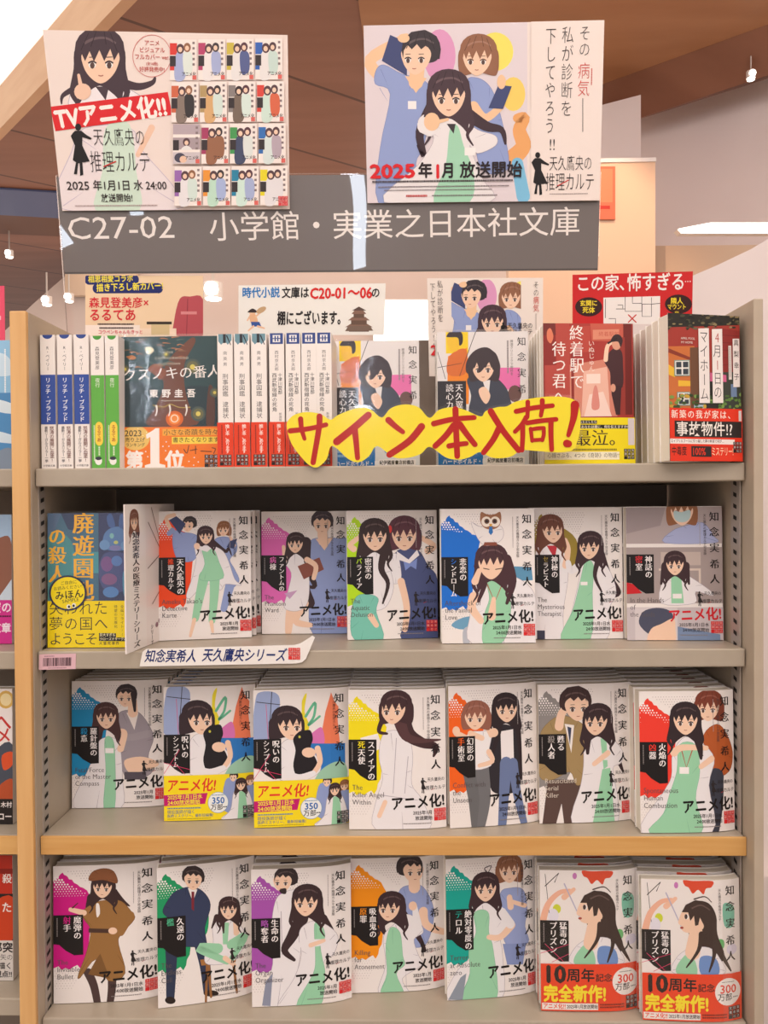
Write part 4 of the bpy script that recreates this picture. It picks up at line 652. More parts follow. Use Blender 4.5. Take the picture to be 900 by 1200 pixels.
def poster_b():
    A = Art(280, 208, '#ecdfd8', quad=((426, 30), (708, 24), (702.5, 235), (430.5, 238))); A.z(420, 20, 4.286)
    A.R(0, 0, 850, 1000, '#e0d5da'); workers(A); A.R(868, 0, 1300, 1000, '#eee1da')
    A.part = 'lettering'
    A.tx('2025', 56, 722, 98, '#d8242c', wt=.045, sx=1.22); A.tx('年', 300, 726, 84, '#2a2226', wt=.04, sx=.9); A.tx('1', 378, 722, 98, '#d8242c', wt=.045, sx=.9); A.tx('月', 420, 726, 84, '#2a2226', wt=.04, sx=.8); A.tx('放送開始', 510, 722, 88, '#2a2226', wt=.03, sx=.92)
    A.fine(70, 818, 730, 16, '#4a4044'); A.fine(100, 848, 680, 10, '#7a7074', 1); A.fine(130, 866, 560, 8, '#7a7074'); A.fine(240, 890, 110, 18, '#c04a4a'); A.fine(370, 892, 340, 10, '#7a7074')
    A.z(600, 20, 5.217)
    A.tx('その', 446, 50, 96, '#2c2426', v=True, wt=-.012, sx=.76, skew=0); A.tx('病気', 440, 270, 106, '#cf4038', v=True, wt=-.012, sx=.74); A.R(430, 490, 434, 695, '#5a4e50')
    A.tx('私が診断を', 342, 55, 108, '#2c2426', v=True, wt=-.012, sx=.7, pitch=1.02); A.tx('下してやろう', 240, 62, 108, '#2c2426', v=True, wt=-.012, sx=.64, pitch=1.0); A.tx('!!', 226, 722, 100, '#2c2426', wt=-.005, sx=.8)
    A.fine(482, 310, 10, 100, '#cf6058', 1, True); emblem(A, 120, 820, 270); A.tx('天久鷹央の', 228, 842, 100, '#2c2426', wt=-.01, sx=.54); A.tx('推理カルテ', 205, 946, 124, '#2c2426', wt=-.01, sx=.5); A.T([(280, 1030), (345, 995)], 6, 6, '#c8342f'); A.fine(230, 1078, 240, 8, '#9a8c8c'); return A
def poster_c():
    A = Art(136, 118, '#eee3da', quad=((500.5, 326), (636.5, 325.5), (636, 441), (503, 441))); A.z(500.5-420/9.4-6, 326-20/9.4-5, 9.4)
    A.lim = (28, 2, 110, 75); A.zm = (526-118/6.6, 331-88/6.6, 6.6); workers(A); A.lim = None
    A.part = 'lettering'; A.z(480, 310, 4.09)
    A.tx('私が診断を', 145, 75, 40, '#4a4040', v=True, wt=-.008, sx=.7); A.tx('下してやろう!!', 110, 88, 40, '#4a4040', v=True, wt=-.008, sx=.66); A.tx('その', 606, 80, 36, '#4a4040', v=True, wt=-.008, sx=.75); A.tx('病気', 606, 150, 38, '#cf6058', v=True, sx=.75); A.R(604, 232, 606, 310, '#8a7a78'); emblem(A, 436, 275, 90); A.tx('天久鷹央の', 468, 276, 30, '#2c2426', sx=.8); A.tx('2', 100, 375, 66, '#d8242c', wt=.045); A.tx('推理カルテ', 468, 306, 30, '#2c2426', sx=.8); return A
def card_mori():
    A = Art(138, 82, '#f0d4b0', quad=((100, 323), (238, 323), (238, 405), (100, 405))); A.z(60, 310, 3.75)
    A.B([(565, 150), (610, 140), (666, 150), (668, 310), (545, 310), (540, 250)], '#b8525a'); A.T([(600, 150), (595, 310)], 3, 3, '#8c3a44'); A.R(570, 205, 640, 218, '#d88a8c'); A.R(150, 280, 550, 360, '#f4dcc4'); A.R(420, 250, 530, 262, '#3c342c'); A.R(440, 262, 520, 310, '#d8c294'); A.R(150, 265, 390, 310, '#f6e8dc')
    A.part = 'lettering'
    for x0, x1, y in ((152, 380, 66), (188, 486, 104)): A.E(x0+14, y, 20, 22, '#27306e'); A.E(x1-14, y, 20, 22, '#27306e'); A.P([(x0+10, y-21), (x1-14, y-23), (x1-14, y+21), (x0+10, y+22)], '#27306e')
    A.tx('相思相愛コラボ', 162, 48, 33, '#f4e44c', wt=.03, sx=.86, rot=1); A.tx('描き下ろし新カバー!', 198, 84, 37, '#f4e44c', wt=.03, sx=.86, rot=2)
    A.tx('森見登美彦×', 166, 142, 50, '#d8303c', wt=.02, sx=.95); A.tx('るるてあ', 166, 192, 58, '#d8303c', wt=.025, sx=.9); A.fine(205, 255, 160, 12, '#5a4a4a'); A.fine(212, 272, 150, 12, '#5a4a4a'); A.tx('コウペンちゃんもきっと', 206, 286, 20, '#d8505c', wt=.02, sx=.9); return A
def card_jidai():
    A = Art(173, 58, '#f0eee8', quad=((279.5, 334.5), (452, 332), (450, 392.5), (279.5, 392.5))); A.z(260, 310, 3.46)
    A.E(124, 195, 13, 11, '#edc3a0'); A.B([(106, 190), (124, 178), (142, 188), (140, 194), (108, 194)], '#3a3030'); A.B([(112, 205), (136, 202), (146, 236), (120, 240)], '#e8b890'); A.P([(118, 232), (152, 232), (160, 250), (122, 252)], '#3a5aa0'); A.T([(128, 250), (108, 268)], 9, 6, '#edc3a0'); A.T([(146, 250), (172, 258)], 9, 6, '#edc3a0'); A.T([(138, 210), (166, 186)], 7, 7, '#edc3a0'); A.E(160, 184, 22, 11, '#c9a880', 14, -.5); A.T([(112, 212), (104, 226)], 7, 6, '#edc3a0')
    for y, w, h in ((250, 56, 18), (222, 44, 18), (196, 30, 16)): A.R(556-w*.72, y, 556+w*.72, y+h+4, '#6a5448'); A.P([(556-w, y+4), (556-w*.6, y-10), (556+w*.6, y-10), (556+w, y+4)], '#8a6a5c')
    A.P([(528, 186), (556, 170), (586, 186)], '#5c4a44'); A.P([(500, 270), (614, 268), (600, 248), (514, 248)], '#7a665a')
    A.part = 'lettering'; A.tx('時代小説', 82, 92, 46, '#2a7cc4', wt=.03, sx=.86, pitch=1); A.tx('文庫は', 243, 91, 48, '#2a2628', wt=.03, sx=.8); A.tx('C20-01〜06', 358, 86, 60, '#d82c2c', wt=.04, sx=.86); A.tx('の', 606, 92, 44, '#2a2628', wt=.03, sx=.85); A.tx('棚にございます。', 225, 188, 60, '#2a2628', wt=.035, sx=.6); return A
def card_house():
    A = Art(141, 62, '#cc2a2c', quad=((671, 322), (812, 318), (811, 380), (671, 380))); A.z(660, 310, 5.294)
    A.P([(250, 205), (602, 195), (600, 372), (250, 372)], '#f2ece8')
    for a in (((385, 200), (385, 290), (488, 290), (488, 200)), ((490, 245), (548, 245), (548, 205)), ((490, 245), (490, 322), (548, 322), (548, 245)), ((330, 275), (385, 275)), ((430, 200), (430, 240), (488, 240)), ((550, 245), (600, 240)), ((262, 215), (262, 330)), ((340, 250), (370, 250), (370, 270)), ((285, 335), (325, 335), (325, 365))): A.T(list(a), 4, 4, '#5a5454', smooth=False)
    A.T([(405, 312), (452, 358)], 7, 7, '#c8342f'); A.T([(452, 312), (405, 358)], 7, 7, '#c8342f')
    for x, y in ((158, 262), (715, 245)): A.E(x, y, 84, 60, '#3a2020', 24)
    A.part = 'lettering'
    # hand-drawn white title
    A.tx('この家、', 78, 68, 108, '#f4ece8', wt=.02, sx=.82, pitch=.98); A.tx('怖すぎる', 395, 56, 116, '#f4ece8', wt=.02, sx=.76); A.tx('…', 752, 62, 52, '#f4ece8', wt=.03, sx=.8)
    A.tx('玄関に', 158, 220, 40, '#f0d83a', wt=.03, al='c', sx=.9); A.tx('死体', 158, 262, 42, '#f0d83a', wt=.03, al='c', sx=.9); A.tx('隣人', 705, 204, 42, '#f0d83a', wt=.03, al='c', sx=.9); A.tx('マウント', 705, 244, 36, '#f0d83a', wt=.03, al='c', sx=.8); A.tx('etc', 705, 282, 20, '#f0d83a', wt=.02, al='c'); return A
def divider_art():
    A = Art(120, 154, '#f0e6e2'); A.R(0, 0, 46, 154, '#f3ece8')
    A.head(20, 17, 22, '#7a4c3c', 'long', 0); A.tx('知念実希人の医療ミステリーシリーズ', 23, 29, 7.2, '#1c1a1c', v=True, min_=.025, sx=2.2)
    r = random.Random(2)
    for a in (((60, 4), (90, 60)), ((50, 70), (120, 40)), ((52, 20), (118, 90)), ((60, 110), (120, 70))): A.T(list(a), 1.2, 1, '#7a6660')
    A.B([(95, 20), (120, 14), (120, 62), (104, 70), (92, 50)], '#4a3330'); A.T([(100, 60), (92, 84), (84, 76)], 8, 2, '#7c3a34'); A.B([(88, 74), (108, 66), (120, 76), (120, 130), (96, 126), (84, 96)], '#c9957f'); A.B([(100, 90), (118, 84), (120, 128), (102, 124)], '#b7b98c'); A.E(90, 86, 7, 6, '#d8604c'); A.E(112, 110, 6, 10, '#c8503c')
    for i in range(8): A.E(r.uniform(66, 110), r.uniform(126, 150), 3.5, 3, r.choice(['#8a5a6a', '#6a5a7a', '#a87068']), 8)
    A.tx('シリーズ', 58, 132, 6, '#2a2426', v=True, wt=.02); return A
def series_label(A):
    A.tx('知念実希人', 169-160, 761-740, 16, '#20306e', wt=.022, sx=.76, skew=.2); A.tx('天久鷹央シリーズ', 236.5-160, 759.5-740, 16.5, '#20306e', wt=.022, sx=.745, skew=.2); A.layer += 1; logo(A, 338-160, 759-740, 14, '#d8302f'); return A
# ------------------------------------------------------------------ the room
D = .82; Z1, Z2, Z3, Z4 = .0383, -.1592, -.3605, -.558
XL, XR = -.394, .3646; FLOOR = -1.35; BACKY = 1.065
def struct(name, mb, m, **k): o = mb.build(name, m, **k); o['kind'] = 'structure'; return orient(o)
def slab_px(name, pts, Y, th, m, kind='structure'):
    mb = MB(); mb.prism([atY(x, y, Y) for x, y in pts], (0, th, 0)); o = orient(mb.build(name, m))
    if kind: o['kind'] = kind
    return o
LILAC = grain_mat('off_white_wall', '#e6dad6', '#ebe0dc', 3, (1, 1, 1), .6, bump=.02)
PINKW = grain_mat('pale_pink_wall', '#d6c6bd', '#dccdc5', 3, (1, 1, 1), .6, bump=.02)
CREAM = mat('cream_paint', '#dcc3a8', .6)
FLOORM = grain_mat('floor_vinyl', '#a79b8e', '#b3a799', 6, (1, 1, 1), .4)
def plank_mat(name, c1, c2, seam, rot, pitch, rough=.45):
    m = grain_mat(name, c1, c2, 2.2, (.6, 6, 1), rough, rot, bump=.03); nt, N, L, b = nodes(m)
    tc = N.new('ShaderNodeTexCoord'); mp = N.new('ShaderNodeMapping'); mp.inputs['Rotation'].default_value = (0, 0, rot); L.new(tc.outputs['Object'], mp.inputs[0])
    sx = N.new('ShaderNodeSeparateXYZ'); L.new(mp.outputs[0], sx.inputs[0])
    md = N.new('ShaderNodeMath'); md.operation = 'PINGPONG'; md.inputs[1].default_value = pitch/2; L.new(sx.outputs['Y'], md.inputs[0])
    lt = N.new('ShaderNodeMath'); lt.operation = 'LESS_THAN'; lt.inputs[1].default_value = .006; L.new(md.outputs[0], lt.inputs[0])
    mx = N.new('ShaderNodeMix'); mx.data_type = 'RGBA'; L.new(lt.outputs[0], mx.inputs[0])
    src = b.inputs['Base Color'].links[0].from_socket; L.new(src, mx.inputs[6]); mx.inputs[7].default_value = lin(seam); L.new(mx.outputs[2], b.inputs['Base Color'])
    return m
BROWN = plank_mat('brown_ceiling_boards', '#8e614b', '#9a6b55', '#5c3b2d', math.radians(-36), .42)
PLY = grain_mat('orange_plywood', '#ad7a52', '#b8855d', 3, (1, 4, 1), .5, .5)
FASC = grain_mat('pale_timber_fascia', '#d2a680', '#dcb48e', 4, (1, 1, 6), .5)
mb = MB(); mb.box((-6, -7, FLOOR-.05), (6, 9, FLOOR)); struct('floor', mb, FLOORM)
H = 1.3
mb = MB(); mb.prism([(1.02, .31, H), (6, .31, H), (6, 9, H), (-7, 9, H), (-7, 8.27, H), (-1.42, 2.73, H)], (0, 0, .04)); struct('ceiling', mb, BROWN)
mb = MB(); e = Vector((.736, -.73, 0)).normalized(); n2 = Vector((.73, .736, 0)).normalized(); a = Vector((-7, 8.27, H-.003)); b = Vector((1.02, .31, H-.003))
mb.prism([a, b, b+Vector((0, 0, .145)), a+Vector((0, 0, .145))], -n2*.03); o = struct('trim_1', mb, FASC)
mb = MB(); mb.box((-8, -1.5, 2.2), (4, 9, 2.24)); WHITE = mat('glowing_upper_ceiling', '#f4f0ea', .7, emit='#fff8ee', es=1.1); o = struct('ceiling_upper', mb, WHITE)  # emission puts the bright light of the upper ceiling into its surface
mb = MB(); mb.prism([atZ(x, y, H-.012) for x, y in ((420, 2), (420, -60), (980, -60), (980, 0), (709, 98), (600, 140), (440, 150))], (0, 0, .01)); struct('ceiling_plywood', mb, PLY)
mb = MB(); p = [atZ(709, 98, H-.013), atZ(980, 0, H-.013)]; q = [atZ(980, 62, 1.2), atZ(690, 158, 1.2)]
mb.prism([p[0], p[1], q[0], q[1]], (0, .0, .05)); struct('trim_2', mb, grain_mat('brown_soffit', '#84563f', '#8f6048', 3, (1, 4, 1), .5, .5))
wr = [atY(751, 139, 2.58), atY(900, 92, 2.36), atY(1100, 28, 2.1), atY(1100, 640, 2.1), atY(751, 640, 2.58)]
mb = MB(); mb.prism(wr, (0, .08, 0)); struct('wall_right', mb, LILAC)
slab_px('wall_white', [(690, 127), (751, 111), (751, 400), (690, 400)], 2.3, .2, LILAC)
mb = MB(); mb.prism([atY(765, 288, 2.4), atY(1000, 286, 2.05), atY(1000, 345, 2.05), atY(765, 345, 2.4)], (0, .03, 0)); struct('trim_3', mb, CREAM)
slab_px('wall_back', [(-420, 760), (0, 393), (40, 355), (78, 322), (100, 304), (640, 304), (640, 1150), (-420, 1150)], 4.0, .1, PINKW)
mb = MB(); ar = [(730, 352), (762, 341), (800, 328), (840, 311), (880, 292), (930, 262), (1010, 215)]
top = [atY(x, y, 1.9-.0004*(x-730)) for x, y in ar]; bot = [Vector((p.x, p.y, FLOOR)) for p in top]
mb.prism(top+bot[::-1], (.01, .06, 0)); struct('wall_side', mb, LILAC)
def onceil(name, pts, m): mb = MB(); mb.prism([atZ(x, y, H-.01) for x, y in pts], (0, 0, .008)); struct(name, mb, m)
onceil('trim_4', [(-70, 218), (0, 222), (180, 233), (180, 262), (0, 252), (-85, 248)], mat('blue_beam', '#5b6a94', .5))
onceil('trim_5', [(-85, 248), (0, 252), (180, 262), (180, 282), (0, 274), (-95, 270)], mat('dark_timber', '#6d4a38', .5))
slab_px('trim_6', [(76, 306), (160, 306), (160, 346), (76, 346)], 3.95, .03, CREAM)
# lit display board with a red notice
mb = MB(); mb.prism([atY(x, y, 2.2) for x, y in ((596, 191), (768, 188), (768, 520), (596, 520))], (0, .05, 0)); mb.prism([atY(x, y, 2.195) for x, y in ((595, 187.5), (769, 184.5), (769, 189), (595, 192))], (0, .06, 0), m=1)

for x in (600, 745):
    c0, c1 = atY(x, 520, 2.22), atY(x+12, 520, 2.22); mb.prism([c0, c1, Vector((c1.x, 2.22, FLOOR)), Vector((c0.x, 2.22, FLOOR))], (0, .03, 0))
o = orient(mb.build('display_board', [mat('peach_panel', '#eac5a4', .5), mat('white_edge', '#f2ece6', .5)])); tag(o, 'tall peach coloured display board lit from above behind the dark sign plate', 'display board')
A = Art(30, 62, '#df7a58', quad=((690, 195), (721, 195), (721, 257), (690, 257))); A.R(3, 3, 27, 40, '#e08a60'); A.tx('NEW BOOKS', 15, 44, 5, '#c02c24', wt=.03, al='c', sx=.7)
A.items.pop(); A.R(6, 45, 24, 49, '#c8392c')
LIGHTS = []
def lamp(px, py, Y, r, label, es=9, up=.1):
    c = atY(px, py, Y); t = empty('ceiling_spotlight', c); tag(t, label, 'spotlight')
    mb = MB(); n = 16
    ri = [(r*math.cos(2*PI*i/n), r*math.sin(2*PI*i/n)) for i in range(n)]
    mb.prism([(x, y, 0) for x, y in ri], (0, 0, r*1.6)); b = orient(mb.build('lamp_housing', mat('white_lamp', '#e9e4de', .4), t))
    mb = MB(); mb.prism([(x*.8, y*.8-.0, -.004) for x, y in ri], (0, 0, .003)); mb.prism([(x*.72, -r*1.02, r*.8+y*.72) for x, y in ri], (0, .01, 0)); orient(mb.build('lamp_lens', mat('lamp_glow', '#ffffff', .5, emit='#fff6ea', es=es), t))
    mb = MB(); mb.prism([(x*.16, y*.16, r*1.6) for x, y in ri], (0, 0, up)); orient(mb.build('lamp_stem', mat('lamp_stem', '#cfc8c0', .4), t))
    return t

# ------------------------------------------------------------------ the bookshelf
def zat(px, py, Y): return atY(px, py, Y).z
PF = .807
xl0 = atY(15.5, 700, PF).x; xr1 = atY(893, 700, PF).x
ztopL = zat(30, 364, PF); ztopR = zat(882, 351, PF)
sh = empty('bookshelf', (0, 0, 0)); tag(sh, 'taupe bookshelf with a light oak front post holding four rows of paperbacks', 'bookshelf')
def shelfpart(name, a, b, m, parent, bevel=.0012): mb = MB(); mb.box(a, b); return mb.build(name, m, parent, bevel)
pl = shelfpart('side_panel', (xl0+.0005, PF+.006, FLOOR), (XL, BACKY, ztopL), TAUPE, sh)
shelfpart('wood_edging', (xl0, PF, FLOOR), (XL-.0004, PF+.006, ztopL), WOOD, pl)
pr = shelfpart('side_panel', (XR+.0015, PF-.004, FLOOR), (xr1, BACKY, ztopR), TAUPE, sh)
def rail(x, sgn, px0, px1, par):
    ys = []
    for px in (px0, px1): d = ray(px, 800); ys.append(x*d.y/d.x)
    y0, y1 = sorted(ys); mb = MB(); mb.box((min(x, x+sgn*.0012), y0, Z4-.3), (max(x, x+sgn*.0012), y1, .03), m=0); z = Z4-.29; ym = (y0+y1)/2; wy = min(.004, (y1-y0)*.3)
    while z < .025:
        xx = x+sgn*.0016; mb.face([(xx, ym-wy, z-.001), (xx, ym+wy, z+.001), (xx, ym+wy, z+.0055), (xx, ym-wy, z+.0035)], m=1); z += .0125
    mb.build('slotted_rail', [RAIL, SLOT], par)
rail(XL, 1, 47.5, 54.5, pl); rail(XR, -1, 858, 868.5, pr)
BTOP = zat(480, 399, BACKY-.01)
bk = shelfpart('back_panel', (XL+.0015, BACKY-.012, FLOOR+.05), (XR-.001, BACKY-.001, BTOP), DARKBACK, sh)
def board(z, front, th=.0195, wood=False):
    o = shelfpart('shelf_board', (XL+.001, front+(.003 if wood else 0), z-th), (XR, BACKY-.013, z), METAL, sh, .0015)
    if wood: shelfpart('wood_edging', (XL+.001, front, z-th-.0006), (XR+.0012, front+.0029, z), WOODX, o, .0008)
board(Z1, D); board(Z2, D); board(Z3, D, wood=True); board(Z4, D-.002); board(-.78, D, wood=True)
shelfpart('plinth', (XL+.001, D+.03, FLOOR), (XR, D+.045, FLOOR+.09), METAL, sh)
# the unit on the left, seen at the frame's edge
s2 = empty('bookshelf', (0, 0, 0)); tag(s2, 'neighbouring bookshelf cut by the edge beyond the oak post', 'bookshelf')
XA = -.86
for z, wd in ((Z1, 0), (Z2, 0), (Z3, 1), (Z4+.02, 0)):
    o = shelfpart('shelf_board', (XA, D+.003*wd, z-.0195), (xl0-.001, BACKY-.013, z), METAL, s2, .0015)
    if wd: shelfpart('wood_edging', (XA, D, z-.02), (xl0-.001, D+.0029, z), WOODX, o, .0008)
shelfpart('back_panel', (XA, BACKY-.012, FLOOR), (xl0-.001, BACKY-.001, .2), DARKBACK, s2)
shelfpart('side_panel', (XA-.022, PF, FLOOR), (XA-.001, BACKY, ztopL), TAUPE, s2)

# ------------------------------------------------------------------ book maker
STEP = 5e-6
def split_x(poly, xs):
    a, b = min(p[0] for p in poly), max(p[0] for p in poly); cuts = [x for x in xs if a+1e-6 < x < b-1e-6]; out = []
    for x in cuts:
        l = clip_half(poly, lambda p: x-p[0]); poly = clip_half(poly, lambda p: p[0]-x)
        if len(l) > 2: out.append(l)
        if len(poly) < 3: return out
    return out+[poly]
def emit(A, mb, f, xs=None, part=None, base=True):
    """f(u, v, layer) -> point, u and v running 0..1 from the top left corner"""
    for L, c, polys, pt in A.items:
        if pt != part: continue
        for p in polys:
            uv = [(x/A.w, y/A.h) for x, y in p]
            for q in (split_x(uv, xs) if xs else [uv]):
                n = len(mb.V); mb.V += [f(u, v, L) for u, v in q]; mb.C += [c]*len(q); mb.F.append(tuple(range(n, n+len(q)))); mb.M.append(0)
NS = 10
def book_meshes(A, w, h, t, bulge=0., roll=0., band=None, bandh=0, spine=None, spcol='#eee7e3', backcol='#eee7e3', wrap=False, pagecol=None):
    bent = bulge or roll
    def dy0(u): return -bulge*math.sin(PI*u)+roll*max(0, (u-.7)/.3)**2.2
    def dy(u):                                           # piecewise straight between the strips, so print and cover stay parallel
        if not bent: return 0.
        u = min(max(u, 0), 1)*NS; i = min(int(u), NS-1); return dy0(i/NS)*(i+1-u)+dy0((i+1)/NS)*(u-i)
    us = [i/NS for i in range(NS+1)] if bent else [0, 1]; xs = us[1:-1] if bent else None; T = .0004
    out = []
    mb = MB(); z0, z1 = 0, h
    for i in range(len(us)-1):
        a, b = us[i], us[i+1]
        for y0, y1, c in ((0, T, A.bg), (t-T, t, backcol)):
            P = lambda u, y, z: (u*w, y+dy(u), z)
            mb.face([P(a, y0, z0), P(b, y0, z0), P(b, y0, z1), P(a, y0, z1)], c if y0 == 0 else '#f4efe8'); mb.face([P(a, y1, z0), P(a, y1, z1), P(b, y1, z1), P(b, y1, z0)], '#f4efe8' if y0 == 0 else c)
            for z in (z0, z1): mb.face([P(a, y0, z), P(b, y0, z), P(b, y1, z), P(a, y1, z)], '#e9e2dc')
    for y0 in (0, t-T): mb.face([(0, y0+dy(0), z0), (0, y0+T+dy(0), z0), (0, y0+T+dy(0), z1), (0, y0+dy(0), z1)], '#e9e2dc')
    d1 = dy(1); mb.box((w-T, d1, z0), (w, t+d1, z1), spcol)
    emit(A, mb, lambda u, v, L: (u*w, dy(u)-L*STEP, h*(1-v)), xs)
    if spine: emit(spine, mb, lambda u, v, L: (w+L*STEP, d1+u*t, h*(1-v)))   # spine seen from its side
    out.append(('cover', mb, [INK if not wrap else LAM]))
    mb = MB(); g = .001; ps = us
    for i in range(len(ps)-1):
        a, b = ps[i], ps[i+1]; xa, xb = max(a*w, .0012), min(b*w, w-.0006)
        c = [(xa, T+.0001+dy(a)), (xb, T+.0001+dy(b)), (xb, t-T-.0001+dy(b)), (xa, t-T-.0001+dy(a))]
        lo = [(x, y, g) for x, y in c]; hi = [(x, y, h-g) for x, y in c]
        mb.face(lo[::-1]); mb.face(hi); mb.face([lo[0], lo[1], hi[1], hi[0]]); mb.face([lo[2], lo[3], hi[3], hi[2]])
        if i == 0: mb.face([lo[3], lo[0], hi[0], hi[3]])
        if i == len(ps)-2: mb.face([lo[1], lo[2], hi[2], hi[1]])
    out.append(('page_block', mb, [PAGES]))
    if band:
        mb = MB(); o = .0009
        for i in range(len(us)-1):
            a, b = us[i], us[i+1]; mb.face([(a*w, dy(a)-o, 0), (b*w, dy(b)-o, 0), (b*w, dy(b)-o, bandh), (a*w, dy(a)-o, bandh)], band.bg)
        mb.face([(w, d1-o, 0), (w+.0008, d1-o, 0), (w+.0008, t+d1, 0), (w+.0008, t+d1, bandh), (w+.0008, d1-o, bandh), (w, d1-o, bandh)][2:6] if False else [(w+.0008, d1-o, 0), (w+.0008, t+d1, 0), (w+.0008, t+d1, bandh), (w+.0008, d1-o, bandh)], band.bg)
        mb.face([(w, d1-o, 0), (w+.0008, d1-o, 0), (w+.0008, d1-o, bandh), (w, d1-o, bandh)], band.bg)
        emit(band, mb, lambda u, v, L: (u*w, dy(u)-o-L*STEP, bandh*(1-v)), xs)
        out.append(('paper_band', mb, [INK if not wrap else LAM]))
    if wrap:
        mb = MB(); m = .0012; o = -.0022
        cs = [(u*w+(-m if u == 0 else m if u == 1 else 0), o+dy(u)) for u in us]+[(u*w+(-m if u == 0 else m if u == 1 else 0), t+.0006+dy(u)) for u in us[::-1]]
        mb.prism([(x, y, .0002) for x, y in cs], (0, 0, h+.002)); out.append(('plastic_wrap', mb, [WRAP]))
    return out
def build_book(name, meshes, loc, yaw, tilt, label, cat, group=None):
    r = empty(name, loc, yaw, tilt); tag(r, label, cat, group)
    for n, mb, ms in meshes:
        o = mb.build(n, ms, r)
        if n == 'paper_band': o['label'] = 'printed paper band around the lower cover'
    return r
def copy_book(src, loc, label, group=None, nowrap=False):
    r = src.copy(); COL.objects.link(r); r.location = loc; r['label'] = label
    if group: r['group'] = group
    for ch in list(src.children):
        if nowrap and ch.name.startswith('plastic_wrap'): continue
        c = ch.copy(); COL.objects.link(c); c.parent = r
    return r
ORD = ['front', 'second', 'third', 'fourth', 'fifth', 'sixth', 'seventh', 'eighth', 'ninth', 'tenth', 'eleventh', 'twelfth']
def clampx(p, w, yaw, extra=0.):
    lo = XL+.0026+extra-p.x; hi = XR-.0026-extra-(p.x+w*math.cos(yaw))
    if lo > 0: p.x += lo
    elif hi < 0: p.x += hi
def solve_h(P, px_y, a):
    h = .15
    for _ in range(8):
        f = lambda h: proj(P+Vector((0, math.sin(a)*h, math.cos(a)*h)))[1]-px_y
        h -= f(h)/((f(h+.001)-f(h))/.001)
    return h
def spine_art(t, txt, col, sub='知念実希人'):
    A = Art(t*1000, 148, '#eee7e3'); W_ = t*1000
    A.R(W_*.12, 4, W_*.88, 12, col); A.tx(txt, W_/2, 16, 5.6, '#1c1719', v=True, wt=.01); A.tx(sub, W_/2, 84, 4.8, '#1c1719', v=True, wt=.0); A.R(W_*.15, 126, W_*.85, 138, '#d4322f'); return A
# key, what the cover shows, stack size, thickness, bulge, roll, spine colour, place
ROW2 = [('orange_trio', 'orange splash and three standing hospital workers', 3), ('pink_pair', 'pink splash, brown folder and man in blue', 2), ('lime_pair', 'lime splash and a navy dress', 2), ('blue_owl', 'bright blue splash and an owl on a head', 2), ('olive_pair', 'olive splash and two women pointing', 3), ('strip_cover', 'three stacked picture strips and a masked face', 2)]
ROW3 = [('cyan_pair', 'cyan splash and a woman in grey suit', 9), ('cat_a', 'black cat and yellow band, left of the pair', 10), ('cat_b', 'black cat and yellow band, right of the pair', 10), ('yellow_back', 'yellow splash and a woman looking over her shoulder', 9), ('orange_friends', 'orange splash, black jacket and jeans', 9), ('tan_coat', 'grey splash and a man in tan coat', 8), ('red_pair', 'red splash and an orange jacket', 10)]
ROW4 = [('magenta_coat', 'magenta splash, brown cape coat and cap', 4), ('green_suit', 'green splash, navy suit and a seated woman', 3), ('purple_coat', 'purple splash and two long white coats', 5), ('amber_pair', 'amber splash and a man facing right', 4), ('teal_curl', 'teal splash and a woman with one curl', 4), ('blot_a', 'red band and paint blots, left of the wrapped pair', 5), ('blot_b', 'red band and paint blots, right of the wrapped pair', 6)]
TITLES = dict(orange_trio='天久鷹央の推理カルテ', pink_pair='ファントムの病棟', lime_pair='密室のパラノイア', blue_owl='悲恋のシンドローム', olive_pair='神秘のセラピスト', strip_cover='神話の密室', cyan_pair='羅針盤の殺意', cat_a='呪いのシンプトム', cat_b='呪いのシンプトム', yellow_back='スフィアの死天使', orange_friends='幻影の手術室', tan_coat='甦る殺人者', red_pair='火焔の凶器', magenta_coat='魔弾の射手', green_suit='久遠の檻', purple_coat='生命の略奪者', amber_pair='吸血鬼の原罪', teal_curl='絶対零度のテロル', blot_a='猛毒のプリズン', blot_b='猛毒のプリズン')
SPC = dict(orange_trio='#ee4a1c', pink_pair='#dd68b4', lime_pair='#b4e01e', blue_owl='#1a6fd2', olive_pair='#9a8434', strip_cover='#c9242b', cyan_pair='#1f8cc0', cat_a='#f2d020', cat_b='#f2d020', yellow_back='#f2df18', orange_friends='#f0641c', tan_coat='#8f8a88', red_pair='#ec3e30', magenta_coat='#cf1484', green_suit='#1f9a62', purple_coat='#a552ac', amber_pair='#f2920f', teal_curl='#12a596', blot_a='#e8431d', blot_b='#e8431d')
SHIFT = dict(orange_trio=.0028, pink_pair=-.001, cyan_pair=.0008, magenta_coat=.0012)
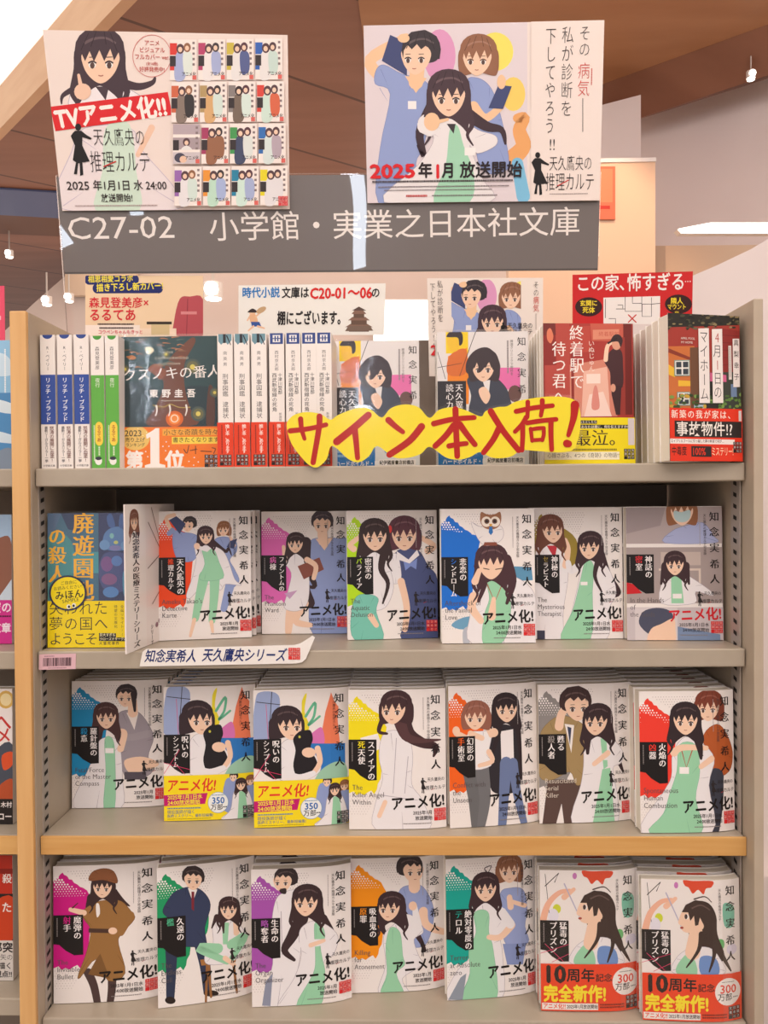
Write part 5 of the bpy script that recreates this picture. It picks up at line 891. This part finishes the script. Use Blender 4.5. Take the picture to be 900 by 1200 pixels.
def row(items, z, rowname, shared_y=None, bulge=0., roll=0.):
    for key, desc, n in items:
        A = CV[key]; TL, TR, BR, BL = A.q; a = math.radians(1.6)
        p = atZ(*BL, z); q = atZ(*BR, z)
        if p.y < D+.0015: p = atY(BL[0], BL[1], D+.0015); p.z = z
        q = atY(BR[0], 700, q.y-roll*.7); q.z = z; p.z = z
        v = q-p; w = v.length; yaw = math.atan2(v.y, v.x)
        h = (solve_h(p, TL[1], a)+solve_h(q, TR[1], a))/2
        wrap = key.startswith('blot'); t = .0165 if key == 'red_pair' else .0125; band = None; bh = 0
        if key.startswith('cat'): band = catband(); bh = h*.337
        if wrap: band = blotband(); bh = h*.335
        ms = book_meshes(A, w, h, t, bulge, roll, band, bh, spine_art(t, TITLES[key], SPC[key]), wrap=wrap)
        if p.x < -.3 or p.x+w > .3: clampx(p, w, yaw, .0008)
        loc = Vector((p.x, p.y, z+.0004+t*math.sin(a)))
        first = build_book('paperback_book', ms, loc, yaw, -a, 'front copy with %s, on %s' % (desc, rowname), 'book', '%s paperbacks with %s' % (rowname, desc.split(',')[0]))
        nrm = Vector((0, 1, 0)); pitch = (t+(.005 if wrap else .0038 if band else .0026 if not roll else .0032))/math.cos(yaw); r = random.Random(key)
        lab = desc.split(', left one')[0].split(', right one')[0].split(', left of')[0].split(', right of')[0]
        side = 'left ' if (', left' in desc) else 'right ' if (', right' in desc) else ''
        for i in range(1, n):
            l = loc+nrm*(pitch*i)+Vector((r.uniform(-.0008, .0008)+SHIFT.get(key, 0)*i, 0, 0))
            copy_book(first, l, '%s copy in %sstack with %s' % (ORD[i], side, lab), nowrap=i > 2)
row(ROW2, Z2, 'middle shelf'); row(ROW3, Z3, 'wood edged shelf', bulge=.0015, roll=.004); row(ROW4, Z4, 'bottom shelf', bulge=.0015, roll=.006)

# ------------------------------------------------------------------ top row
def flat_book(name, A, Y, label, group, t, n=1, band=None, bandfn=None, wrap=False, q=None, Yr=None, spcol='#eee7e3', z=Z1, spine=None, backcol='#eee7e3', cat='book', lab2=None, pitch=None, wide=1.0, tilt=1.2):
    TL, TR, BR, BL = q or A.q; p = atY(TL[0], BL[1]-4, Y); p.z = z; r = atY(TR[0], BR[1]-4, Yr or Y); r.z = z; v = r-p; w = v.length*wide; yaw = math.atan2(v.y, v.x); a = math.radians(tilt)
    h = (solve_h(p, TL[1], a)+solve_h(r, TR[1], a))/2
    ms = book_meshes(A, w, h, t, 0, 0, band, h*(band.h/A.h) if band else 0, spine, spcol, backcol, wrap)
    if name != 'neighbour' and p.x > XL-.02 and (p.x < -.3 or p.x+w > .3): clampx(p, w, yaw, .0014)
    loc = Vector((p.x, p.y, z+.0004+t*math.sin(a))); f = build_book(name, ms, loc, yaw, -a, label, 'book', group)
    nrm = Vector((0, 1, 0))
    for i in range(1, n): copy_book(f, loc+nrm*((pitch or t+.0025)*i/math.cos(yaw)), '%s copy in stack with %s' % (ORD[i], lab2), group)
    return f
f = flat_book('paperback_book', camphor(), .848, 'dark teal paperback with a tree and orange band, face out on top shelf', None, .019, band=camphorband(), wrap=True, spcol='#2c4749')
for k, q, Y in (('suit_a', ((388.5, 400), (492, 400), (492, 546), (388.5, 546)), .90), ('suit_b', ((513.5, 389.5), (620, 389.5), (620, 546), (513.5, 546)), .872)):
    A = suitbook(k, q, None); sd = {'suit_a': 'left', 'suit_b': 'right'}[k]
    flat_book('paperback_book', A, Y, 'wrapped white paperback with man in dark suit, %s of the pair on top shelf' % sd, 'wrapped paperbacks behind the yellow sign', .014, 3, q=q, wrap=True, lab2='the dark suit, %s of the pair on top shelf' % sd, pitch=.0185)
flat_book('paperback_book', station(), .842, 'red paperback with a man in uniform cap and yellow band', 'red station paperbacks', .0165, 5, pitch=.0178, band=stationband(), Yr=.85, spcol='#a8372f', lab2='the red station cover')
flat_book('paperback_book', house(), .798, 'paperback with a colourful house and red band at the shelf end', 'colourful house paperbacks', .0185, 6, pitch=.0198, band=houseband(), Yr=.818, spcol='#2c2a24', lab2='the colourful house cover')
# spines facing out
def spines(specs, Y, art, name, w=.105, desc='', grp=''):
    src = None
    for i, (x0, x1, yt) in enumerate(specs):
        a = atY(x0, 480, Y); b = atY(x1, 480, Y); t = b.x-a.x; p = Vector((a.x, Y, Z1)); h = solve_h(p, yt, 0)
        loc = Vector((a.x, Y+w, Z1+.0004))
        lab = desc % (['leftmost', 'second from left', 'third from left', 'fourth from left'][i] if len(specs) > 2 else ['left', 'right'][i])
        if src is None:
            S_ = art(); ms = book_meshes(Art(105, 148, '#efe8e4'), w, h, t, 0, 0, S_[1], h*S_[2], S_[0], S_[0].bg, '#efe8e4')
            if S_[1]:
                mb = ms[2][1]; emit(S_[3], mb, lambda u, v, L: (w+.0008+L*STEP, u*t, h*S_[2]*(1-v)))
            src = build_book(name, ms, loc, -PI/2, 0, lab, 'book', grp)
        else: copy_book(src, loc, lab, grp)
def sp_blue():
    A = Art(16, 148, '#efe8e2'); A.R(0, 44, 16, 99, '#34509e'); A.E(8, 0, 5.5, 4.5, '#2f4890'); A.tx('R・ベイリー', 8, 12, 4.6, '#3c3840', v=True); A.tx('リッチ・ブラッド', 8, 47, 6.2, '#eef0f4', v=True, wt=.012)
    A.tx('怒涛の展開に血塗!', 11.4, 101, 4.9, '#6c3a30', v=True, wt=.02, pitch=.9); A.tx('最新リーガルスリラー一挙', 5.4, 101, 3.7, '#3c3840', v=True, wt=.012, pitch=.9); A.tx('小学館文庫', 8, 143.5, 2.6, '#3c3840', al='c', wt=.02); return A, None, 0, None
def sp_green():
    A = Art(15, 148, '#efe8e2'); A.R(0, 44, 15, 148, '#62ae48'); A.E(7.5, 0, 5, 4.5, '#4a9a3c'); A.tx('森見登美彦', 7.5, 12, 5.2, '#3c3840', v=True); A.tx('夜行', 7.5, 47, 5.4, '#eef0e4', v=True)
    A.E(8.5, 102, 4.4, 6, '#f2d24c'); A.E(8.5, 117, 4.4, 6, '#f2d24c'); A.R(4.1, 101, 12.9, 118, '#f2d24c'); A.tx('るるてあ', 8.5, 99.5, 5, '#a8502c', v=True, wt=.02, pitch=.95); A.fine(2, 100, 2, 40, '#d8ecc8', 1, True); A.fine(7, 124, 3, 10, '#d8ecc8', 1, True); A.E(7.5, 140, 4, 4.5, '#f0efe8'); A.E(7.5, 137, 3.6, 2, '#3a3a44'); return A, None, 0, None
def sp_case():
    A = Art(16, 148, '#efe8e2'); A.P([(1, 0), (15, 0), (15, 7), (11, 12), (8, 8), (4, 12), (1, 8)], '#6d93a0'); A.R(6, 0, 9, 10, '#2c2e34'); A.T([(10, 2), (14, 12)], 1.4, .8, '#2c2e34'); A.tx('南英男', 8, 19, 4.4, '#5c5658', v=True, pitch=1.4); A.tx('刑事図鑑', 8, 44, 6.4, '#2c282a', v=True); A.tx('逮捕状', 8, 75, 6.4, '#2c282a', v=True)
    b = Art(105, 50, '#e0401f'); s = Art(16, 50, '#e0401f'); s.tx('推し本、あります。', 9.8, 2, 4.8, '#f6e4da', v=True, wt=.018, pitch=.84); s.fine(3, 3, 2, 32, '#7c2414', 1, True); logo(s, 1.5, 36, 12.5, '#1f1a18'); return A, b, .335, s
def sp_line():
    A = Art(16, 148, '#efe8e2'); A.R(1, 0, 15, 12, '#33498a'); A.R(4, 2, 12, 10, '#e8e6e6'); A.R(6, 3, 7.4, 9, '#33498a'); A.R(8.8, 3, 10.2, 9, '#33498a'); A.R(3, 5.4, 13, 6.4, '#33498a'); A.tx('西村京太郎', 8, 19, 4.4, '#5c5658', v=True, pitch=1.05); A.tx('十津川警部', 11.4, 44, 4.8, '#2c282a', v=True, wt=.005); A.tx('西武新宿線の死角', 5.4, 44, 5.4, '#2c282a', v=True, wt=.005)
    A.tx('新装版', 11.5, 88, 3.2, '#5c5658', v=True)
    b = Art(105, 50, '#e0401f'); s = Art(16, 50, '#e0401f'); s.tx('推し本、あります。', 9.8, 2, 4.8, '#f6e4da', v=True, wt=.018, pitch=.84); s.fine(3, 3, 2, 32, '#7c2414', 1, True); logo(s, 1.5, 36, 12.5, '#1f1a18'); return A, b, .335, s
SY = .832
spines([(48, 65.3, 393), (67.7, 85, 393), (87.3, 104.5, 393)], SY, sp_blue, 'paperback_book', desc='blue and white spine at left end of top shelf, %s of three', grp='blue spined paperbacks')
spines([(107, 122.5, 394), (124, 139.5, 394)], SY, sp_green, 'paperback_book', desc='green spined paperback beside the teal tree cover, %s of the two', grp='green spined paperbacks')
spines([(255.5, 273.3, 392), (275, 292.6, 392), (295, 313.8, 392)], SY, sp_case, 'paperback_book', desc='white spine with grey-green top picture and red band, %s of three', grp='white spines with grey-green tops')
spines([(316, 333.5, 391), (335.3, 352.2, 391), (353.8, 370, 391), (371.4, 387.6, 391)], SY, sp_line, 'paperback_book', desc='white spine with navy top emblem and red band, %s of four', grp='white spines with navy emblems')

# ------------------------------------------------------------------ sheets: signs, posters, cards
def sheet(name, A, pts, m=CARD, th=.0008, label=None, cat=None, parts=None, back='#e9e2da', kidlabel=None):
    TL, TR, BR, BL = pts; n = (TR-TL).cross(BL-TL).normalized()
    if n.y > 0: n = -n                                # towards the viewer
    def f(u, v, L): p = TL*(1-u)*(1-v)+TR*u*(1-v)+BR*u*v+BL*(1-u)*v; return tuple(p+n*(L*1.2e-5))
    mb = MB(); mb.prism([TL, TR, BR, BL], -n*th, A.bg or '#ffffff'); emit(A, mb, f)
    o = mb.build(name, m)
    if label: tag(o, label, cat)
    for pt in sorted({i[3] for i in A.items if i[3]}):
        k = MB(); emit(A, k, f, part=pt); k.build(pt, m, o)
    return o
TILT = math.radians(8); SN = Vector((0, -math.cos(TILT), -math.sin(TILT))); SP = atY(450, 400, 1.0)
def onsign(quad, off): return [atP(x, y, SP+SN*off, SN) for x, y in quad]
q = onsign([(65, 205), (704.5, 201), (697.5, 470), (84.5, 474)], 0)
for i in (2, 3):
    tdir = (q[i]-q[1 if i == 2 else 0]); q[i] = q[1 if i == 2 else 0]+tdir*((max(ztopL, ztopR, BTOP)+.0008-q[1 if i == 2 else 0].z)/tdir.z)
mb = MB(); mb.prism(q, -SN*.003); o = orient(mb.build('acrylic_board', ACRYL)); tag(o, 'clear acrylic board standing behind the top row of books', 'sign holder')
A = Art(632, 116, '#6f6764', quad=((66, 207), (703.5, 203), (700.5, 316.5), (75.5, 321))); A.z(0, 0, 1); A.part = 'code_lettering'
A.tx('C27-02', 76, 248, 37, '#ece4de', wt=.0, rot=.4, sx=1.13); A.part = 'name_lettering'; A.tx('小学館・実業之日本社文庫', 245, 247.5, 36.6, '#ece4de', wt=.002, rot=.5, sx=.972)
A.part = None; A.T([(76, 320), (700, 315.5)], 2.2, 2.2, '#4a4542', smooth=False, caps=False)
sheet('sign_plate', A, onsign(A.q, .0034), PLATE, .003, 'dark grey shelf sign plate with pale lettering', 'sign')
A = poster_a(); sheet('poster', A, onsign(A.q, .007), CARD, .0008, 'left poster with red banner and grid of sixteen small covers', 'poster')
A = poster_b(); sheet('poster', A, onsign(A.q, .007), CARD, .0008, 'right poster with three hospital workers and vertical lettering', 'poster')
A = poster_c(); sheet('poster', A, onsign(A.q, .0012), CARD, .0006, 'small poster behind the clear board, below the dark sign plate', 'poster')
A = card_mori(); sheet('notice_card', A, onsign(A.q, .0012), CARD, .0006, 'cream and pink notice card with navy bubbles above the teal book', 'card')
A = card_jidai(); sheet('notice_card', A, onsign(A.q, .0014), CARD, .0006, 'white notice card with blue and red lettering and a castle', 'card')
A = card_house(); sheet('notice_card', A, onsign(A.q, .0016), CARD, .0006, 'red notice card with a white floor plan at right', 'card')
A = Art(30, 62, '#dc7454'); A.R(3, 3, 27, 42, '#e58a62'); A.R(6, 46, 24, 50, '#c8392c'); sheet('red_notice', A, [atY(x, y, 2.192) for x, y in ((690, 195), (721, 195), (721, 257), (690, 257))], CARD, .002, 'red notice pinned on the peach display board', 'notice')

# yellow cut-out sign
def zz(x, y): return (320+x/2.368, 450+y/2.368)
YO = [(38, 115), (50, 92), (75, 80), (105, 78), (135, 84), (160, 99), (178, 88), (205, 76), (240, 66), (272, 70), (303, 93), (325, 70), (350, 59), (380, 57), (408, 66), (436, 94), (462, 72), (500, 64), (535, 72), (578, 90), (592, 75), (625, 64), (650, 62), (672, 50), (705, 42), (760, 35), (815, 37), (843, 50), (853, 80), (853, 120), (845, 160), (830, 184), (790, 190), (735, 186), (690, 184), (665, 200), (635, 206), (605, 203), (576, 189), (548, 203), (515, 210), (480, 203), (437, 174), (412, 194), (375, 205), (335, 203), (291, 172), (268, 200), (240, 217), (210, 208), (165, 171), (150, 208), (124, 231), (100, 224), (75, 198), (50, 162)]
def grow(pts, d):
    out = []; n = len(pts); ar = sum(pts[i][0]*pts[(i+1) % n][1]-pts[(i+1) % n][0]*pts[i][1] for i in range(n)); s = 1 if ar > 0 else -1
    for i in range(n):
        (ax, ay), (bx, by), (cx, cy) = pts[i-1], pts[i], pts[(i+1) % n]; tx_, ty_ = cx-ax, cy-ay; l = math.hypot(tx_, ty_); out.append((bx+s*ty_/l*d, by-s*tx_/l*d))
    return out
PY = D-.003
t = empty('cutout_sign', atY(530, 545, PY)); tag(t, 'yellow cut-out sign with red hand-painted lettering along the top shelf', 'sign')
inv = Matrix.Translation(-t.location)
mb = MB(); mb.prism([inv @ atY(*zz(*p), PY) for p in crom(grow(YO, 8), True, 2)], (0, .0006, 0)); orient(mb.build('laminate_film', ACRYL, t))
A = Art(380, 110, '#efd92c', quad=((320, 450), (700, 450), (700, 560), (320, 560))); A.z(320, 450, 2.368)
A.B(YO, '#f0dc30'); A.items = A.items[:1]; RD = '#b41a10'; A.part = 'lettering'
for st in ([(48, 130), (100, 124), (148, 113)], 15, 13), ([(77, 97), (80, 125), (88, 152)], 15, 11), ([(130, 90), (128, 125), (112, 218)], 17, 15), ([(266, 86), (225, 122), (178, 160)], 19, 21), ([(228, 125), (232, 160), (236, 205)], 18, 14), ([(322, 100), (342, 118), (362, 133)], 18, 13), ([(414, 118), (380, 158), (325, 196)], 20, 18), ([(448, 110), (500, 98), (560, 93)], 16, 14), ([(508, 70), (510, 130), (513, 200)], 17, 16), ([(503, 115), (480, 145), (452, 172)], 18, 16), ([(520, 112), (540, 140), (562, 168)], 18, 15), ([(490, 172), (512, 168), (538, 165)], 15, 14), ([(606, 76), (640, 130), (683, 184)], 18, 16), ([(628, 124), (612, 155), (586, 190)], 18, 15), ([(676, 76), (725, 66), (776, 60)], 14, 13), ([(708, 50), (708, 70), (707, 92)], 13, 11), ([(748, 46), (748, 66), (744, 88)], 14, 11), ([(704, 92), (692, 112), (673, 132)], 14, 12), ([(694, 116), (694, 148), (692, 184)], 14, 13), ([(706, 108), (745, 102), (786, 98)], 13, 13), ([(772, 100), (772, 140), (774, 182)], 15, 13), ([(716, 124), (718, 140), (720, 158)], 11, 10), ([(718, 126), (735, 123), (752, 122)], 11, 11), ([(752, 122), (752, 140), (748, 156)], 11, 11), ([(720, 156), (735, 155), (748, 154)], 11, 10), ([(838, 58), (834, 95), (820, 142)], 24, 12), ([(816, 165), (820, 166)], 22, 20):
    A.T(st[0], st[1], st[2], RD)
cx = [atY(x, y, PY-.0007) for x, y in A.q]
def f(u, v, L): p = cx[0]*(1-u)*(1-v)+cx[1]*u*(1-v)+cx[2]*u*v+cx[3]*(1-u)*v; p = inv @ p; return (p.x, p.y-L*2e-5, p.z)
mb = MB(); emit(A, mb, f); o = mb.build('yellow_card', LAM, t); k = MB(); emit(A, k, f, part='lettering'); k.build('lettering', LAM, t)

# series label on the middle shelf edge, price label, divider, sample book
A = Art(212, 46, None, quad=((160, 740), (372, 740), (372, 786), (160, 786))); A.part = 'lettering'; series_label(A)
pts = [(163.5, 781), (167, 764), (171, 760.5), (345, 756), (352, 754), (366, 745), (369, 747), (358.5, 772), (354, 776), (347, 777.5)]
mb = MB(); Yl = D-.0025; mb.prism([atY(x, y, Yl) for x, y in pts], (0, .0015, 0), '#f0ebe6'); o = orient(mb.build('shelf_label', LAM)); tag(o, 'slanted white shelf label with navy lettering below the orange splash book', 'label')
cq = [atY(x, y, Yl-.0001) for x, y in A.q]
def f(u, v, L): p = cq[0]*(1-u)*(1-v)+cq[1]*u*(1-v)+cq[2]*u*v+cq[3]*(1-u)*v; return (p.x, p.y-L*2e-5, p.z)
k = MB(); emit(A, k, f, part='lettering'); k.build('lettering', LAM, o)
A = Art(44, 18, '#dcb4bc'); A.fine(6, 1.5, 12, 1.6, '#8a6470'); A.fine(11, 15.6, 22, 1.2, '#8a6470'); r = random.Random(9); x = 5
while x < 38:
    w_ = r.choice((.6, .9, 1.4)); A.R(x, 4.2, x+w_, 14, '#4a3038'); x += w_+r.choice((.5, .7, 1.0))
sheet('barcode_label', A, [atY(x, y, D-.0006) for x, y in ((46, 767), (89, 766), (88.5, 784), (45.5, 785))], CARD, .0005, 'pink barcode label stuck on the left end of middle shelf edge', 'label')
A = divider_art(); Xd = atY(147.5, 700, D-.02).x
d0 = D-.02; d1 = d0+.122; zt = atY(147.5, 591, d0).z; zb = Z2+.0006
sheet('divider_board', A, [Vector((Xd, d0, zt)), Vector((Xd+.016, d1, zt)), Vector((Xd+.016, d1, zb)), Vector((Xd, d0, zb))], LAM, .0015, 'white divider board standing edge-on beside the yellow banded sample book', 'divider')
f = flat_book('sample_book', park(), .838, 'blue and teal sample book with yellow band and round sticker', None, .016, band=parkband(), z=Z2, spcol='#4a6f86', wrap=True, q=((51.3, 602), (158, 602), (158, 757), (51.3, 760)))
S_ = sticker(); fw = [c for c in f.children if c.name.startswith('cover')][0]
bw = max(v.co.x for v in fw.data.vertices); bh_ = max(v.co.z for v in fw.data.vertices); sx_ = bw/106.7
mb = MB(); emit(S_, mb, lambda u, v, L: ((1.7+u*45)*sx_, -.0016-L*1e-5, bh_-(72+v*42)*bh_/157.)); mb.build('round_sticker', INK, f)

# ------------------------------------------------------------------ books of the neighbouring unit
def nb(A, x1, yt, yb, Y, z, label, name='paperback_book'):
    A.q = ((x1-100, yt), (x1, yt), (x1, yb), (x1-100, yb)); return flat_book(name, A, Y, label, None, .014, z=z, q=A.q)
A = Art(105, 148, '#8fbfe0'); A.R(0, 60, 105, 148, '#4f8cc0'); A.B([(0, 70), (60, 64), (105, 72), (105, 84), (60, 78), (0, 90)], '#d8e6ee'); A.B([(0, 104), (50, 98), (105, 108), (105, 118), (40, 110), (0, 120)], '#cfe0ea'); A.B([(60, 20), (90, 14), (105, 24), (105, 40), (70, 38)], '#c8dfee'); A.tx('海と夜', 97, 8, 9, '#e8f0f4', v=True); A.items.pop(); A.fine(96, 10, 3, 50, '#f0f4f6', 1, True); A.B([(88, 128), (105, 124), (105, 148), (84, 148)], '#7f8ea0')
nb(A, 13.5, 400, 548, .86, Z1, 'pale blue sea cover at frame edge beyond the oak post')
A = Art(105, 148, '#9cb8d8'); A.P([(0, 0), (105, 0), (105, 30), (60, 60), (0, 70)], '#a9c6e2'); A.B([(30, 100), (60, 50), (92, 26), (105, 34), (105, 100)], '#8f5f4c'); A.P([(85, 100), (105, 74), (105, 100)], '#c8d8e4'); A.R(0, 98, 105, 148, '#cf2f8c'); A.tx('蜜の', 105, 100, 13, '#f4e4ee', wt=.03, al='r'); A.tx('京章', 104, 124, 12, '#f4e4ee', wt=.03, al='r'); A.fine(70, 115, 34, 3, '#3a1028')
nb(A, 14, 604, 757, .862, Z2, 'cover with brown dome and magenta band beyond the oak post')
A = Art(105, 150, '#eee6e2'); A.E(97, 12, 10, 10, '#d9b05c'); A.E(97, 12, 7, 7, '#efdca8'); A.tx('へ', 104, 26, 22, '#c8342f', wt=.03, al='r'); A.tx('メ', 104, 42, 20, '#c8342f', wt=.02, al='r'); A.B([(85, 70), (105, 62), (105, 118), (84, 116)], '#4a4f5c'); A.B([(92, 74), (105, 70), (105, 84), (94, 90)], '#d8542c'); A.B([(88, 108), (105, 100), (105, 126), (86, 124)], '#b4502c'); A.R(0, 122, 105, 150, '#221d1c'); A.tx('郎光・木村', 104, 125, 7, '#ece4e0', wt=.02, al='r'); A.tx('圏ロー', 104, 137, 9, '#ece4e0', wt=.03, al='r')
nb(A, 15, 808, 962, .85, Z3, 'white cover with red brush strokes and gold seal beyond the oak post')
A = Art(105, 150, '#bf2f1c'); A.R(0, 46, 105, 150, '#221c1c'); A.R(0, 16, 105, 22, '#8e1f14'); A.B([(80, 60), (105, 50), (105, 100), (84, 100)], '#c8401c'); A.R(0, 102, 105, 150, '#d8d2cc'); A.tx('殺', 104, 22, 12, '#efe8e2', wt=.02, al='r'); A.tx('た', 104, 56, 13, '#efe8e2', wt=.02, al='r'); A.tx('郎突', 105, 104, 13, '#2c2626', wt=.04, al='r'); A.tx('ツ矢の', 105, 118, 8, '#5c5654', al='r'); A.tx('を描く', 104, 128, 8.5, '#2c2626', wt=.03, al='r'); A.tx('視点!!', 104, 138, 8.5, '#2c2626', wt=.03, al='r')
nb(A, 15.5, 1003, 1158, .85, Z4+.02, 'red and black cover with grey band beyond the oak post')
A = Art(60, 64, '#e0506c'); A.R(4, 30, 56, 34, '#f0b0bc'); sheet('notice_card', A, [atY(x, y, .90) for x, y in ((-60, 334), (5, 335), (6, 410), (-60, 410))], CARD, .0006, 'pink notice card at the frame edge above the sea cover', 'card')

# ------------------------------------------------------------------ lamps of the shop
for px, py, Y, r_, lb in ((55, 357, 3.8, .04, 'small white spotlight left of the clear board'), (81, 353, 3.7, .036, 'small white spotlight behind left edge of the clear board'), (11, 301, 3.6, .03, 'small spotlight above the oak post'), (250, 350, 3.7, .075, 'round white lamp behind the cream and pink notice card'), (226, 366, 3.8, .055, 'white lamp beside the cream and pink notice card'), (880, 92, 2.2, .02, 'bright spotlight on the wall at upper right')):
    lamp(px, py, Y, r_*.62, lb, es=6, up=.12)
def panel_light(name, pts, Y, label, es=5):
    t = empty(name, atY(*pts[0], Y)); tag(t, label, 'light'); I = Matrix.Translation(-t.location)
    mb = MB(); mb.prism([I @ (atY(x, y, Y)) for x, y in pts], (0, .01, 0)); orient(mb.build('diffuser', mat('diffuser_glow', '#ffffff', .5, emit='#fff8f0', es=es), t))
    c = [sum(p[k] for p in pts)/len(pts) for k in (0, 1)]; mb = MB(); mb.prism([I @ (atY(c[0]+(x-c[0])*1.02, c[1]+(y-c[1])*1.06, Y+.011)) for x, y in pts], (0, .03, 0)); orient(mb.build('frame', mat('lamp_frame', '#e6dfd6', .4), t))
panel_light('wall_light_panel', [(438, 352), (502, 352), (502, 399), (438, 399)], 3.9, 'bright white light panel beside the white notice card', 2.2)
panel_light('ceiling_light_strip', [(796, 268), (833, 261), (1000, 261), (1000, 272), (800, 272)], 2.0, 'long white light strip on the wall at upper right', 3)
def tube(p, q, r, label):
    p, q = Vector(p), Vector(q); t = empty('fluorescent_lamp', p); tag(t, label, 'lamp'); d = (q-p); z = d.normalized(); x = z.orthogonal().normalized(); y = z.cross(x)
    mb = MB(); mb.prism([(x*math.cos(2*PI*i/12)+y*math.sin(2*PI*i/12))*r for i in range(12)], d); orient(mb.build('tube', mat('tube_glow', '#ffffff', .5, emit='#e4f0ff', es=22), t))
    for c in (Vector((0, 0, 0)), d): mb = MB(); mb.prism([c+(x*math.cos(2*PI*i/12)+y*math.sin(2*PI*i/12))*r*1.2-z*.02 for i in range(12)], z*.04); orient(mb.build('end_cap', mat('cap_white', '#e8e6e2', .4), t))
spot = bpy.data.lights.new('board_spot', 'SPOT'); spot.energy = 15; spot.color = lin('#ffd6b8')[:3]; spot.spot_size = 1.0; spot.spot_blend = .6; o = bpy.data.objects.new('board_spot', spot); COL.objects.link(o)
o.location = (.5, 1.75, 1.2); tgt = atY(690, 300, 2.2); o.rotation_euler = (tgt-o.location).to_track_quat('-Z', 'Y').to_euler()

def mirror_ray(px, py, p0, n, dist):       # where a lamp must hang to be mirrored at this point of a glossy sheet
    hit = atP(px, py, p0, n); d = hit.normalized(); r = d-n*(2*d.dot(n)); return hit+r*dist
P_ = SP+SN*.0034
tube(mirror_ray(408, 196, P_, SN, 2.6), mirror_ray(428, 318, P_, SN, 2.6), .034, 'tube lamp behind the viewer mirrored in the dark sign plate')
tube(mirror_ray(60, 262, P_, SN, 2.6), mirror_ray(84, 300, P_, SN, 2.6), .03, 'short tube lamp mirrored at the left end of the sign plate')
N2 = Vector((0, -math.cos(math.radians(1.2)), math.sin(math.radians(1.2)))); P2 = atY(170, 450, .846)
tube(mirror_ray(160, 385, P2, N2, 5.2), mirror_ray(173, 500, P2, N2, 5.2), .042, 'tube lamp behind the viewer mirrored in the teal tree cover')
